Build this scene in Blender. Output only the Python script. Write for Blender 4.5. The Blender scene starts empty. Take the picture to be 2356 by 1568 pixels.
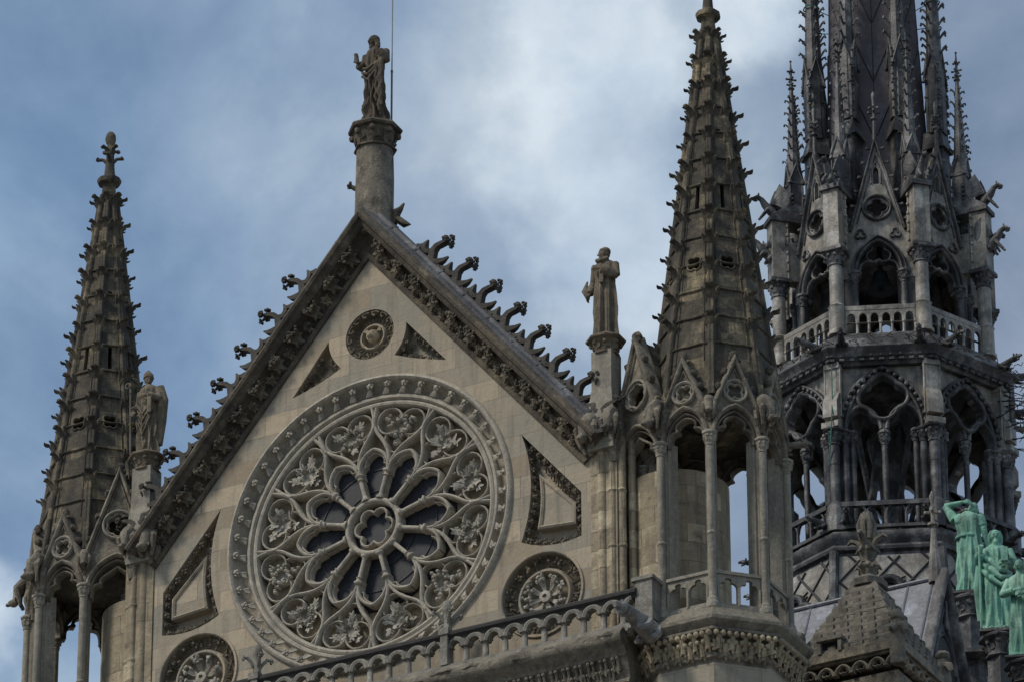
import bpy, bmesh, math, random
from mathutils import Vector as V, Matrix, noise as mn
from mathutils.geometry import tessellate_polygon
R=math.radians; PI=math.pi; sin=math.sin; cos=math.cos
S=bpy.context.scene; COL=S.collection
random.seed(7)

# ------------------------------------------------------------------ camera, sky, sun, exposure
cam=bpy.data.cameras.new('camera'); co=bpy.data.objects.new('camera',cam); COL.objects.link(co)
yaw,pit,rol=-0.4911359,0.4928329,-0.0022246
fw=V((sin(yaw)*cos(pit),cos(yaw)*cos(pit),sin(pit))); rt=V((cos(yaw),-sin(yaw),0)); up=rt.cross(fw)
r2=rt*cos(rol)+up*sin(rol); u2=-rt*sin(rol)+up*cos(rol)
co.matrix_world=Matrix(((r2.x,u2.x,-fw.x,56.2616),(r2.y,u2.y,-fw.y,-98.6843),(r2.z,u2.z,-fw.z,1.7),(0,0,0,1)))
cam.sensor_width=36; cam.lens=36*13646.0/2356; cam.clip_start=1; cam.clip_end=5000
S.camera=co
S.view_settings.view_transform='Standard'; S.view_settings.look='None'; S.view_settings.gamma=1
S.view_settings.exposure=0.68
SUN_EL,SUN_AZ=R(48),R(215)      # azimuth measured clockwise from +Y (the building's far side)
w=bpy.data.worlds.new('World'); S.world=w; w.use_nodes=True
nt=w.node_tree; N=nt.nodes; L=nt.links; N.clear()
def nd(t,**k):
    n=N.new(t)
    for a,b in k.items(): setattr(n,a,b)
    return n
out=nd('ShaderNodeOutputWorld'); bg=nd('ShaderNodeBackground'); bg.inputs[1].default_value=0.1
sky=nd('ShaderNodeTexSky',sky_type='NISHITA',sun_disc=False,sun_elevation=SUN_EL,sun_rotation=SUN_AZ,air_density=1.0,dust_density=2.0)
tc=nd('ShaderNodeTexCoord')
def noi(sc,det,rough,vec,dist=0.):
    n=nd('ShaderNodeTexNoise'); n.inputs['Scale'].default_value=sc; n.inputs['Detail'].default_value=det
    n.inputs['Roughness'].default_value=rough; n.inputs['Distortion'].default_value=dist; L.new(vec,n.inputs['Vector']); return n.outputs['Fac']
def mp(loc,rot,sc):
    m=nd('ShaderNodeMapping'); m.inputs['Location'].default_value=loc; m.inputs['Rotation'].default_value=rot; m.inputs['Scale'].default_value=sc
    L.new(tc.outputs['Generated'],m.inputs['Vector']); return m.outputs['Vector']
def rmp(fac,stops):
    r=nd('ShaderNodeValToRGB'); e=r.color_ramp.elements
    while len(e)<len(stops): e.new(.5)
    for x,(p,c) in zip(e,stops): x.position=p; x.color=(c,c,c,1) if not isinstance(c,tuple) else (*c,1)
    L.new(fac,r.inputs['Fac']); return r.outputs['Color']
def mixc(f,a,b,bt='MIX'):
    m=nd('ShaderNodeMix',data_type='RGBA',blend_type=bt)
    for s,x in ((0,f),(6,a),(7,b)):
        if isinstance(x,(int,float)): m.inputs[s].default_value=x
        elif isinstance(x,tuple): m.inputs[s].default_value=(*x,1)
        else: L.new(x,m.inputs[s])
    return m.outputs[2]
def bank(d,r0,r1,amp=.05):       # ragged bank of cloud round a fixed direction of the sky
    wv=nd('ShaderNodeTexNoise'); wv.inputs['Scale'].default_value=22; wv.inputs['Detail'].default_value=7; wv.inputs['Roughness'].default_value=.55; L.new(tc.outputs['Generated'],wv.inputs['Vector'])
    a1=nd('ShaderNodeVectorMath',operation='SUBTRACT'); L.new(wv.outputs['Color'],a1.inputs[0]); a1.inputs[1].default_value=(.5,.5,.5)
    a2=nd('ShaderNodeVectorMath',operation='SCALE'); L.new(a1.outputs[0],a2.inputs[0]); a2.inputs['Scale'].default_value=amp
    a3=nd('ShaderNodeVectorMath',operation='ADD'); L.new(a2.outputs[0],a3.inputs[0]); L.new(tc.outputs['Generated'],a3.inputs[1])
    a4=nd('ShaderNodeVectorMath',operation='DISTANCE'); L.new(a3.outputs[0],a4.inputs[0]); a4.inputs[1].default_value=d
    r=nd('ShaderNodeMapRange',interpolation_type='SMOOTHSTEP'); r.inputs[1].default_value=r1; r.inputs[2].default_value=r0; L.new(a4.outputs['Value'],r.inputs[0]); return r.outputs[0]
big=noi(9,5,.45,mp((3.1,1.7,.4),(0,0,0),(1,1,1)),.3)
fine=noi(24,6,.55,mp((1.1,5.7,2.4),(0,0,0),(1,1,1.3)),.4)
grey=mixc(rmp(fine,[(.3,0.),(.7,1.)]),(2.0,2.6,3.35),(2.6,3.15,3.8))
blue=mixc(.75,sky.outputs[0],(1.3,2.05,3.05))
col=mixc(rmp(big,[(.38,0.),(.60,1.)]),blue,grey)
def lay(col,d,r0,r1,k,c,amp=.05):
    m=nd('ShaderNodeMath',operation='MULTIPLY'); L.new(bank(d,r0,r1,amp),m.inputs[0]); m.inputs[1].default_value=k; return mixc(m.outputs[0],col,c)
col=lay(col,(-.4598,.7239,.5144),.015,.06,.75,(1.22,1.88,2.85))
col=lay(col,(-.4896,.7422,.4577),.01,.05,.7,(1.3,1.9,2.85))
col=lay(col,(-.43,.748,.500),.01,.055,.5,(2.4,3.0,3.8))
col=lay(col,(-.4200,.7750,.4750),.01,.04,.55,(1.75,2.3,3.15))
col=lay(col,(-.4330,.7400,.5150),.008,.03,.6,(1.5,2.1,3.0))
col=lay(col,(-.3309,.797,.5053),.02,.07,.9,(1.45,1.9,2.6))
col=lay(col,(-.3451,.825,.4475),.02,.08,.9,(1.35,1.75,2.45))
for d,k in (((-.3942,.7609,.5153),.8),((-.3999,.7668,.5021),.7),((-.3947,.7773,.4900),.75),((-.3945,.7845,.4784),.7),((-.3687,.7705,.5199),.85),((-.4994,.7513,.4315),1.)):
    col=lay(col,d,.006,.017,k,(3.9,4.5,5.1),.045)
tex=noi(17,10,.56,mp((4.4,8.1,1.3),(0,.3,0),(1,1,1.15)),.25)
mul=rmp(tex,[(.36,(.74,.79,.86)),(.50,(.98,.99,1.)),(.56,(1.14,1.11,1.07)),(.66,(1.34,1.27,1.19))])
col=mixc(1.,col,mul,'MULTIPLY')
tex2=noi(48,9,.6,mp((1.4,3.1,7.3),(0,-.2,0),(1,1,1.1)),.3)
col=mixc(1.,col,rmp(tex2,[(.32,(.90,.92,.95)),(.68,(1.09,1.07,1.05))]),'MULTIPLY')
L.new(col,bg.inputs[0]); L.new(bg.outputs[0],out.inputs[0])
sd=bpy.data.lights.new('sun','SUN'); sd.energy=1.5; sd.angle=R(12); sd.color=(1,.93,.83)
so=bpy.data.objects.new('sun',sd); COL.objects.link(so)
dv=V((sin(SUN_AZ)*cos(SUN_EL),cos(SUN_AZ)*cos(SUN_EL),sin(SUN_EL)))
so.rotation_euler=dv.to_track_quat('Z','Y').to_euler(); so.location=(0,-20,90)

# ------------------------------------------------------------------ materials
def stone(name,c1,c2,sc=.8,dark=None,da=.5,light=None,la=.0,brick=None,mort=(.3,.27,.22),rough=.9,bump=.4,streak=.5,metal=0.,bs=9.,soft=0,mk=.55):
    global N,L,tc
    m=bpy.data.materials.new(name); m.use_nodes=True; N=m.node_tree.nodes; L=m.node_tree.links; N.clear()
    o=nd('ShaderNodeOutputMaterial'); b=nd('ShaderNodeBsdfPrincipled'); L.new(b.outputs[0],o.inputs[0])
    g=nd('ShaderNodeNewGeometry'); P=g.outputs['Position']
    def mpp(sc):
        q=nd('ShaderNodeMapping'); q.inputs['Scale'].default_value=sc; L.new(P,q.inputs['Vector']); return q.outputs['Vector']
    col=mixc(rmp(noi(sc,4,.6,P),[(.35,0.),(.65,1.)]),c1,c2)
    bf=None
    if brick:
        bw,bh=brick
        sx=nd('ShaderNodeSeparateXYZ'); L.new(P,sx.inputs[0]); ad=nd('ShaderNodeMath',operation='ADD'); L.new(sx.outputs[0],ad.inputs[0]); L.new(sx.outputs[1],ad.inputs[1])
        cx=nd('ShaderNodeCombineXYZ'); L.new(ad.outputs[0],cx.inputs[0]); L.new(sx.outputs[2],cx.inputs[1])
        bt=nd('ShaderNodeTexBrick'); L.new(cx.outputs[0],bt.inputs['Vector']); bt.inputs['Scale'].default_value=1
        bt.inputs['Brick Width'].default_value=bw; bt.inputs['Row Height'].default_value=bh; bt.inputs['Mortar Size'].default_value=.012; bt.inputs['Mortar Smooth'].default_value=.3
        bt.inputs['Color1'].default_value=(0,0,0,1); bt.inputs['Color2'].default_value=(1,1,1,1); bt.inputs['Mortar'].default_value=(.5,.5,.5,1)
        bf=bt.outputs['Color']
        col=mixc(rmp(bf,[(0.,0.),(1.,.9)]),col,tuple(x*1.0 for x in c2))
        col=mixc(rmp(bf,[(.6,0.),(.9,.7)]),col,tuple(x*1.25 for x in c1))
        col=mixc(rmp(bf,[(.06,.85),(.28,0.)]),col,tuple(x*.72 for x in c1))
        mq=nd('ShaderNodeMath',operation='MULTIPLY'); L.new(bt.outputs['Fac'],mq.inputs[0]); L.new(rmp(noi(1.3,3,.5,P),[(.4,.05),(.6,mk)]),mq.inputs[1])
        col=mixc(mq.outputs[0],col,mort)
    if light:
        lf=rmp(noi(1.7,5,.65,P),[(.55-.12*la,0.),(.7,1.)])
        if bf:
            mm=nd('ShaderNodeMath',operation='MULTIPLY'); L.new(lf,mm.inputs[0]); L.new(rmp(bf,[(.45,.1),(.75,1.)]),mm.inputs[1]); lf=mm.outputs[0]
        col=mixc(lf,col,light)
    if dark:
        col=mixc(rmp(noi(1.9,6,.7,P,.4),[(.62-.25*da,0.),(.8-.25*da,.85)]),col,dark)
        col=mixc(rmp(noi(1.6,4,.6,mpp((3.2,3.2,.35))),[(.5,0.),(.72,streak)]),col,dark)
    col=mixc(rmp(noi(30,4,.65,P),[(.38,.0),(.68,.25 if soft else .62)]),col,tuple(x*.45 for x in c2))
    col=mixc(rmp(noi(5.5,5,.65,P),[(.42,.0),(.70,.18 if soft else .5)]),col,tuple(x*.5 for x in c2))
    col=mixc(rmp(noi(7.5,5,.6,mpp((1,1,.8))),[(.55,.0),(.75,.1 if soft else .35)]),col,tuple(min(.8,x*1.5) for x in c1))
    L.new(col,b.inputs['Base Color']); b.inputs['Roughness'].default_value=rough; b.inputs['Metallic'].default_value=metal
    bp=nd('ShaderNodeBump'); bp.inputs['Strength'].default_value=bump; bp.inputs['Distance'].default_value=.07
    h=noi(bs,6,.7,P); L.new(h,bp.inputs['Height']); L.new(bp.outputs[0],b.inputs['Normal'])
    return m
wallM=stone('warm_ashlar_stone',(.43,.335,.225),(.28,.26,.205),.6,dark=(.10,.085,.065),da=.12,brick=(1.05,.5),mort=(.17,.135,.095),bump=.35,streak=.45,soft=1)
carveM=stone('carved_grey_stone',(.50,.44,.34),(.38,.345,.28),1.2,dark=(.085,.075,.062),da=.16,bump=.35)
wreathM=stone('pale_foliage_stone',(.50,.46,.37),(.36,.33,.27),2.,dark=(.08,.07,.06),da=.1,bump=.3)
rakeM=stone('weathered_rake_stone',(.17,.135,.088),(.10,.083,.06),1.1,dark=(.035,.03,.026),da=.7,light=(.28,.235,.16),la=.3,bump=.6)
crockM=stone('sooty_carving_stone',(.13,.112,.085),(.085,.075,.06),1.5,dark=(.025,.022,.02),da=.5,bump=.5)
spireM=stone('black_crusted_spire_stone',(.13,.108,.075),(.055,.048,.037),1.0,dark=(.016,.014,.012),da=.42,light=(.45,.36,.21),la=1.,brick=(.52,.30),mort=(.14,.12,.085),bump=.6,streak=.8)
turM=stone('weathered_turret_stone',(.31,.265,.195),(.17,.148,.115),1.0,dark=(.026,.023,.02),da=.6,light=(.42,.36,.26),la=.7,bump=.5)
shaftM=stone('grey_shaft_stone',(.39,.35,.275),(.27,.245,.195),.9,dark=(.06,.055,.048),da=.25,bump=.35)
drumM=stone('buff_rubble_stone',(.42,.34,.22),(.25,.205,.14),1.6,dark=(.08,.065,.048),da=.35,light=(.66,.57,.39),la=.9,brick=(.58,.44),mort=(.11,.09,.065),bump=.8,bs=5,soft=1,mk=1.)
statM=stone('statue_stone',(.23,.185,.125),(.15,.122,.085),2.2,dark=(.04,.035,.028),da=.5,light=(.30,.26,.19),la=.1,bump=.4,streak=.5)
paraM=stone('grey_parapet_stone',(.34,.315,.26),(.22,.205,.17),1.4,dark=(.045,.042,.038),da=.3,bump=.4)
railM=stone('dark_rail_stone',(.05,.046,.042),(.035,.033,.03),1.4,dark=(.02,.02,.02),da=.3,bump=.4)
ledgeM=stone('crumbling_cornice_stone',(.30,.26,.19),(.20,.175,.135),1.7,dark=(.03,.027,.022),da=.55,light=(.36,.32,.24),la=.5,bump=.9)
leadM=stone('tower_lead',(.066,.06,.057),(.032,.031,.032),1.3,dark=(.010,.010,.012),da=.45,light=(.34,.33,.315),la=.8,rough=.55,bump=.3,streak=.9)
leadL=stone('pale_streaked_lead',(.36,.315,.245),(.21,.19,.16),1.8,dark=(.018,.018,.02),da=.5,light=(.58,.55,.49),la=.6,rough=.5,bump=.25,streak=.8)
coneM=stone('purple_brown_lead',(.105,.08,.08),(.075,.06,.066),1.2,dark=(.03,.026,.03),da=.3,light=(.16,.15,.165),la=.3,rough=.6,bump=.2,streak=.4)
seamM=stone('black_lead_seam',(.025,.024,.026),(.018,.018,.02),2,rough=.6,bump=.2)
roofM=stone('blue_grey_roof_lead',(.20,.215,.25),(.13,.14,.165),1.0,dark=(.045,.045,.052),da=.3,light=(.34,.37,.43),la=.3,rough=.45,bump=.25,streak=.9)
flashM=stone('gable_lead_flashing',(.08,.08,.085),(.05,.05,.055),1.5,dark=(.035,.034,.035),da=.5,light=(.2,.2,.2),la=.3,rough=.6,bump=.5)
copM=stone('green_copper',(.21,.47,.34),(.14,.36,.26),3.2,dark=(.03,.06,.04),da=.5,light=(.36,.60,.46),la=.8,rough=.65,bump=.35,streak=1.,soft=1)
rustM=stone('rusty_wire',(.10,.055,.035),(.05,.035,.03),3,rough=.8,bump=.1)
wireM=stone('green_wire',(.03,.16,.11),(.04,.2,.14),3,rough=.6,bump=.1)
bellM=stone('bell_bronze',(.05,.065,.06),(.035,.045,.045),2,rough=.45,bump=.1,metal=.5)
ironM=stone('iron',(.25,.25,.26),(.2,.2,.2),2,rough=.5,bump=.05)
pavM=stone('pavement_stone',(.25,.24,.22),(.2,.19,.18),.3,brick=(.8,.5),bump=.2)
def glassmat():
    global N,L
    m=bpy.data.materials.new('leaded_glass'); m.use_nodes=True; N=m.node_tree.nodes; L=m.node_tree.links
    b=N['Principled BSDF']; g=nd('ShaderNodeNewGeometry'); q=nd('ShaderNodeMapping'); q.inputs['Rotation'].default_value=(0,R(38),0); q.inputs['Scale'].default_value=(15,15,15); L.new(g.outputs['Position'],q.inputs['Vector'])
    sx=nd('ShaderNodeSeparateXYZ'); L.new(q.outputs[0],sx.inputs[0]); cx=nd('ShaderNodeCombineXYZ'); L.new(sx.outputs[0],cx.inputs[0]); L.new(sx.outputs[2],cx.inputs[1])
    bt=nd('ShaderNodeTexBrick'); bt.offset=0; L.new(cx.outputs[0],bt.inputs['Vector']); bt.inputs['Scale'].default_value=1; bt.inputs['Brick Width'].default_value=1; bt.inputs['Row Height'].default_value=1; bt.inputs['Mortar Size'].default_value=.07
    bt.inputs['Color1'].default_value=(.012,.013,.018,1); bt.inputs['Color2'].default_value=(.024,.026,.034,1); bt.inputs['Mortar'].default_value=(.02,.02,.022,1)
    L.new(bt.outputs['Color'],b.inputs['Base Color']); b.inputs['Roughness'].default_value=.5; b.inputs['Specular IOR Level'].default_value=.3
    return m
glassM=glassmat()

# ------------------------------------------------------------------ mesh helpers
class MB:
    def __init__(s): s.v=[]; s.f=[]
    def add(s,vs,fs,M=None):
        o=len(s.v)
        s.v+=[tuple(M@V(p)) if M is not None else tuple(p) for p in vs]
        s.f+=[tuple(i+o for i in f) for f in fs]
        return s
def mesh(mb,name,mat,ang=40):
    me=bpy.data.meshes.new(name); me.from_pydata(mb.v,[],mb.f)
    bm=bmesh.new(); bm.from_mesh(me); bmesh.ops.recalc_face_normals(bm,faces=bm.faces); bm.to_mesh(me); bm.free()
    me.shade_smooth(); me.set_sharp_from_angle(angle=R(ang)); me.materials.append(mat); return me
def obj(name,mb,mat,par=None,ang=40):
    me=mesh(mb,name,mat,ang) if isinstance(mb,MB) else mb
    o=bpy.data.objects.new(name,me); COL.objects.link(o)
    if par is not None: o.parent=par; o.matrix_parent_inverse=par.matrix_basis.inverted()
    return o
def world_loc(o):
    return o.get('_w',(0,0,0)) if False else WL.get(o.name,(0,0,0))
WL={}
def empty(name,loc,label,cat,group=None):
    o=bpy.data.objects.new(name,None); COL.objects.link(o); o.location=loc; WL[o.name]=tuple(loc); o.empty_display_size=.3
    tag(o,label,cat,group); return o
def tag(o,label=None,cat=None,group=None,kind=None):
    if label: o['label']=label
    if cat: o['category']=cat
    if group: o['group']=group
    if kind or label: o['kind']=kind or 'thing'
    return o
def inst(src,M,par,name=None):          # copy of one part: shares its mesh, own transform
    o=src.copy(); 
    if name: o.name=name
    COL.objects.link(o); o.parent=par; o.matrix_parent_inverse=par.matrix_basis.inverted(); o.matrix_basis=M; return o
class Fr:                               # local frame: u along, d outwards, v up
    def __init__(s,O,eu=(1,0,0),en=(0,-1,0),ev=(0,0,1)): s.O=V(O); s.u=V(eu).normalized(); s.n=V(en).normalized(); s.w=V(ev).normalized()
    def p(s,u,d,v): return s.O+s.u*u+s.n*d+s.w*v
    def M(s,u=0,d=0,v=0,rot=0,sc=1.):   # matrix placing a prototype built in the front frame (x=u, y=-d, z=v), rotated in plane
        c,k=cos(rot),sin(rot); eu=(s.u*c+s.w*k)*sc; ev=(s.w*c-s.u*k)*sc; en=s.n*-sc; P=s.p(u,d,v)
        return Matrix(((eu.x,en.x,ev.x,P.x),(eu.y,en.y,ev.y,P.y),(eu.z,en.z,ev.z,P.z),(0,0,0,1)))
def box(mb,F,u0,u1,d0,d1,v0,v1):
    P=[F.p(u,d,v) for u in (u0,u1) for d in (d0,d1) for v in (v0,v1)]
    return mb.add(P,[(0,1,3,2),(4,6,7,5),(0,4,5,1),(2,3,7,6),(0,2,6,4),(1,5,7,3)])
def lathe(mb,prof,c=(0,0,0),n=12,a0=0.,M=None,sq=1.,arc=None):
    vs=[];fs=[];m=len(prof); full=arc is None; k=n if full else n+1
    for i in range(k):
        a=a0+(2*PI*i/n if full else arc*i/n)
        for r,z in prof: vs.append((c[0]+r*cos(a),c[1]+r*sin(a)*sq,c[2]+z))
    for i in range(n):
        j=(i+1)%k
        for q in range(m-1): fs.append((i*m+q,j*m+q,j*m+q+1,i*m+q+1))
    if full:
        if prof[0][0]>1e-4: fs.append(tuple(i*m for i in range(n)))
        if prof[-1][0]>1e-4: fs.append(tuple(i*m+m-1 for i in range(n)))
    return mb.add(vs,fs,M)
def tube(mb,pts,rad,n=7,flat=1.,ref=(0,0,1)):
    pts=[V(p) for p in pts]; 
    if not isinstance(rad,(list,tuple)): rad=[rad]*len(pts)
    vs=[];fs=[]; pr=V(ref)
    for i,p in enumerate(pts):
        t=(pts[min(i+1,len(pts)-1)]-pts[max(i-1,0)])
        t=t.normalized() if t.length>1e-9 else V((0,0,1))
        a=pr-t*pr.dot(t)
        if a.length<1e-3: a=V((1,0,0))-t*t.x
        if a.length<1e-3: a=V((0,1,0))-t*t.y
        a.normalize(); b=t.cross(a); pr=a
        for k in range(n): vs.append(p+(a*cos(2*PI*k/n)+b*sin(2*PI*k/n)*flat)*rad[i])
    for i in range(len(pts)-1):
        for k in range(n): fs.append((i*n+k,i*n+(k+1)%n,(i+1)*n+(k+1)%n,(i+1)*n+k))
    fs.append(tuple(range(n))); fs.append(tuple(range((len(pts)-1)*n,len(pts)*n)))
    return mb.add(vs,fs)
def sph(mb,c,r,seg=8,ring=5,M=None):
    if not isinstance(r,(tuple,list)): r=(r,r,r)
    vs=[(c[0],c[1],c[2]-r[2])];fs=[]
    for i in range(1,ring):
        t=-PI/2+PI*i/ring
        for k in range(seg): a=2*PI*k/seg; vs.append((c[0]+r[0]*cos(t)*cos(a),c[1]+r[1]*cos(t)*sin(a),c[2]+r[2]*sin(t)))
    vs.append((c[0],c[1],c[2]+r[2])); T=len(vs)-1
    for k in range(seg):
        fs.append((0,1+(k+1)%seg,1+k)); fs.append((T,T-seg+k,T-seg+(k+1)%seg))
        for i in range(ring-2): a=1+i*seg; fs.append((a+k,a+(k+1)%seg,a+seg+(k+1)%seg,a+seg+k))
    return mb.add(vs,fs,M)
def sweep(mb,F,pts,prof,closed=False,cap=True):      # profile (lateral,depth); lateral positive = left of travel
    n=len(pts); vs=[];fs=[];m=len(prof)
    for i in range(n):
        a=pts[i-1] if (i or closed) else None; b=pts[(i+1)%n] if (i<n-1 or closed) else None; p=pts[i]
        ds=[]
        if a is not None: ds.append(V((p[0]-a[0],p[1]-a[1])).normalized())
        if b is not None: ds.append(V((b[0]-p[0],b[1]-p[1])).normalized())
        if len(ds)==2:
            t=ds[0]+ds[1]
            if t.length<1e-4: t=ds[0]
            t.normalize(); nn=V((-t.y,t.x)); k=1/max(.4,nn.dot(V((-ds[0].y,ds[0].x))))
        else: t=ds[0]; nn=V((-t.y,t.x)); k=1
        for l,d in prof: vs.append(F.p(p[0]+nn.x*l*k,d,p[1]+nn.y*l*k))
    for i in range(n if closed else n-1):
        j=(i+1)%n
        for q in range(m-1): fs.append((i*m+q,j*m+q,j*m+q+1,i*m+q+1))
    if cap and not closed: fs.append(tuple(range(m))); fs.append(tuple(range((n-1)*m,n*m)))
    return mb.add(vs,fs)
def barp(w,d0,d1): 
    h=min(w,.06)
    return [(-w,d0),(-w,d1-h),(-w*.62,d1-h*.3),(0,d1),(w*.62,d1-h*.3),(w,d1-h),(w,d0)]
def bar(mb,F,pts,w,d0,d1,closed=False): return sweep(mb,F,pts,barp(w,d0,d1),closed)
def panel(mb,F,outer,holes,d0,d1):
    loops=[outer]+holes; tri=tessellate_polygon([[V((x,y,0)) for x,y in l] for l in loops])
    flat=[p for l in loops for p in l]; n=len(flat)
    vs=[F.p(x,d1,y) for x,y in flat]+[F.p(x,d0,y) for x,y in flat]
    fs=[tuple(t) for t in tri]+[tuple(i+n for i in t) for t in tri]; o=0
    for l in loops:
        m=len(l)
        for i in range(m): a=o+i;b=o+(i+1)%m; fs.append((a,b,b+n,a+n))
        o+=m
    return mb.add(vs,fs)
def arc(cx,cy,r,a0,a1,n=10): return [(cx+r*cos(R(a0+(a1-a0)*i/n)),cy+r*sin(R(a0+(a1-a0)*i/n))) for i in range(n+1)]
def bez(p0,p1,p2,p3,n=10):
    o=[]
    for i in range(n+1):
        t=i/n;k=1-t; o.append(tuple(p0[j]*k**3+3*p1[j]*k*k*t+3*p2[j]*k*t*t+p3[j]*t**3 for j in (0,1)))
    return o
def parch(x0,x1,y,k=1.,n=8):            # pointed arch from (x0,y) over to (x1,y)
    w=x1-x0; r=w*k; a=math.degrees(math.acos(max(-1,min(1,(r-w/2)/r))))
    return arc(x0+r,y,r,180,180-a,n)+arc(x1-r,y,r,a,0,n)[1:]
def foil(cx,cy,R0,n,rr=None,rot=90.,m=7):  # quatrefoil / trefoil outline with cusps
    d=R0*.52; r=rr or R0*.48; pts=[]; h=180/n
    t=math.degrees(math.asin(min(1,d*sin(R(h))/r)))  # spread to the cusp point
    A=180-(t+ (180-h-t) ) if False else None
    # cusp lies on the ray at h from lobe axis: solve the distance q
    s=d*sin(R(h)); q=d*cos(R(h))+math.sqrt(max(0,r*r-s*s)); px,py=q*cos(R(h))-d,q*sin(R(h)); e=math.degrees(math.atan2(py,px))
    for k in range(n):
        a=rot+360*k/n; pts+=arc(cx+d*cos(R(a)),cy+d*sin(R(a)),r,a-e,a+e,m)[:-1]
    return pts
def leaf(mb,M,s,lob=5,curl=.35):         # lobed leaf springing from the origin along +z, face towards -y
    n=lob*4+2; vs=[(0,-.12*s,.45*s)]; bk=[(0,.10*s,.45*s)]
    o=[]
    for i in range(n):
        a=2*PI*i/n-PI/2; q=(.36+.16*cos(lob*a*1.0+PI*.5*(lob%2==0)))*s
        x=q*cos(a)*.95; z=.45*s+q*sin(a)*1.15; y=-curl*s*((z/s)**2)*.6+.05*s*cos(lob*a)
        o.append((x,y,z))
    vs+=o; fs=[(0,1+i,1+(i+1)%n) for i in range(n)]
    vs+=bk; b=len(vs)-1; fs+=[(b,1+(i+1)%n,1+i) for i in range(n)]
    return mb.add(vs,fs,M)
def rnd(a,b): return random.uniform(a,b)
def knobv(mb,c,r,ax=(0,-1,0),n=5):       # small flower-like boss of lobes around a centre
    ax=V(ax).normalized(); t=ax.orthogonal().normalized(); b=ax.cross(t); c=V(c)
    sph(mb,c+ax*r*.35,r*.5,7,4)
    for k in range(n):
        a=2*PI*k/n+.3; d=t*cos(a)+b*sin(a); sph(mb,c+d*r*.68+ax*r*.05,(r*.42,r*.42,r*.42),6,4)
def rough(mb,amp,fr=6.,seed=0.):
    mb.v=[tuple(V(p)+mn.noise_vector(V(p)*fr+V((seed,seed,0)))*amp) for p in mb.v]; return mb

# ------------------------------------------------------------------ ground and city floor
g=MB(); g.add([(-900,-900,0),(900,-900,0),(900,1500,0),(-900,1500,0)],[(0,1,2,3)]); tag(obj('ground',g,pavM),'pale paved ground around the building',None,None,'structure')

FF=Fr((0,0,0))                          # facade frame, world x / z
# ------------------------------------------------------------------ lower body of the transept
lb=empty('transept_wall',(0,1.2,0),'plain stone wall of the transept below the balustrade and leafy cornice','wall')
b=MB(); box(b,FF,-6.4,6.3,-9,.42,0,52.9); obj('wall',b,wallM,lb)
b=MB(); sweep(b,Fr((0,0,0)),[(-9,0),(9,0)],[(0,0)]*2) if False else None
b=MB()
pf=[(.42,52.90),(.50,52.94),(.50,53.0),(.45,53.05),(.5,53.2),(.60,53.45),(.66,53.48),(.66,53.55),(.74,53.64),(.86,53.70),(.90,53.78),(.90,53.88),(.84,53.96),(.74,54.06),(.6,54.12),(-.2,54.13),(-.2,52.9)]
X0,X1=-6.7,6.45
vs=[(x,-d,z) for x in (X0,X1) for d,z in pf]; m=len(pf)
b.add(vs,[(i,(i+1)%m,m+(i+1)%m,m+i) for i in range(m)]+[tuple(range(m)),tuple(range(m,2*m))]); obj('cornice',b,ledgeM,lb)
# crumbled lumps along the cornice lip
b=MB()
for i in range(90):
    x=rnd(-6,6.3); sph(b,(x,-.86+rnd(-.03,.06),53.86+rnd(-.06,.05)),(rnd(.08,.3),rnd(.04,.07),rnd(.03,.06)),7,5)
obj('crumbled_edge',rough(b,.05,7),ledgeM,lb)
def leafball(fr,par,us,v,d,sc,src=None):
    o=[]
    for u in us:
        if src is None:
            k=MB()
            for sx in (-.055,.055):
                sph(k,(sx,-.10,0),(.05,.055,.05),8,6); tube(k,[(sx,0,-.26),(sx,-.035,-.12),(sx,-.08,-.02)],[.03,.035,.04],6)
            leaf(k,Matrix.Translation((0,0,-.30)),.26,5,.2)
            src=obj('leaf_corbel',k,ledgeM,par); src.matrix_basis=fr.M(u,d,v,0,sc)
        else: inst(src,fr.M(u,d,v,0,sc),par)
    return src
n1=34
src=leafball(FF,lb,[-3.2+i*.285 for i in range(n1)],53.42,.56,.95)
src=leafball(FF,lb,[-3.06+i*.285 for i in range(n1-1)],53.22,.48,.85,src)
# walkway between parapet and gable
b=MB(); box(b,FF,-6.9,6.6,-.6,.6,53.9,54.16); obj('walkway',b,ledgeM,lb)

# ------------------------------------------------------------------ gable wall
AX,AZ,SL=-.06,64.82,1.197
def rz(x,n=0): return AZ-SL*abs(x-AX)+n/cos(math.atan(SL))
gab=empty('gable_wall',(0,.6,53.9),'pale buff stone gable with round rose window and crocketed sloping edges','gable')
def circ(cx,cy,r,n=72,a0=0): return [(cx+r*cos(2*PI*i/n+a0),cy+r*sin(2*PI*i/n+a0)) for i in range(n)]
def curve3(a,b,bul,n=8):                # shallow arc from a to b bulging by bul to the left
    d=V((b[0]-a[0],b[1]-a[1])); nn=V((-d.y,d.x)).normalized(); return [(a[0]+d.x*t+nn.x*bul*4*t*(1-t),a[1]+d.y*t+nn.y*bul*4*t*(1-t)) for t in [i/n for i in range(n)]]
HZ=58.28
LR=curve3((3.70,59.50),(5.12,57.80),0,2)+curve3((5.12,57.80),(5.12,56.78),0,2)+curve3((5.12,56.78),(3.69,56.95),.14,6)+curve3((3.69,56.95),(3.70,59.50),-.23,10)
LL=[(-x,y) for x,y in reversed(LR)]
UR=curve3((.88,62.93),(1.87,61.76),0,3)+curve3((1.87,61.76),(.59,62.20),.03,4)+curve3((.59,62.20),(.88,62.93),-.08,6)
UL=[(-1.06,62.93)]+[]; UL=curve3((-1.06,62.93),(-1.95,61.77),0,3)+curve3((-1.95,61.77),(-.73,62.21),-.04,4)+curve3((-.73,62.21),(-1.06,62.93),.08,6)
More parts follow.
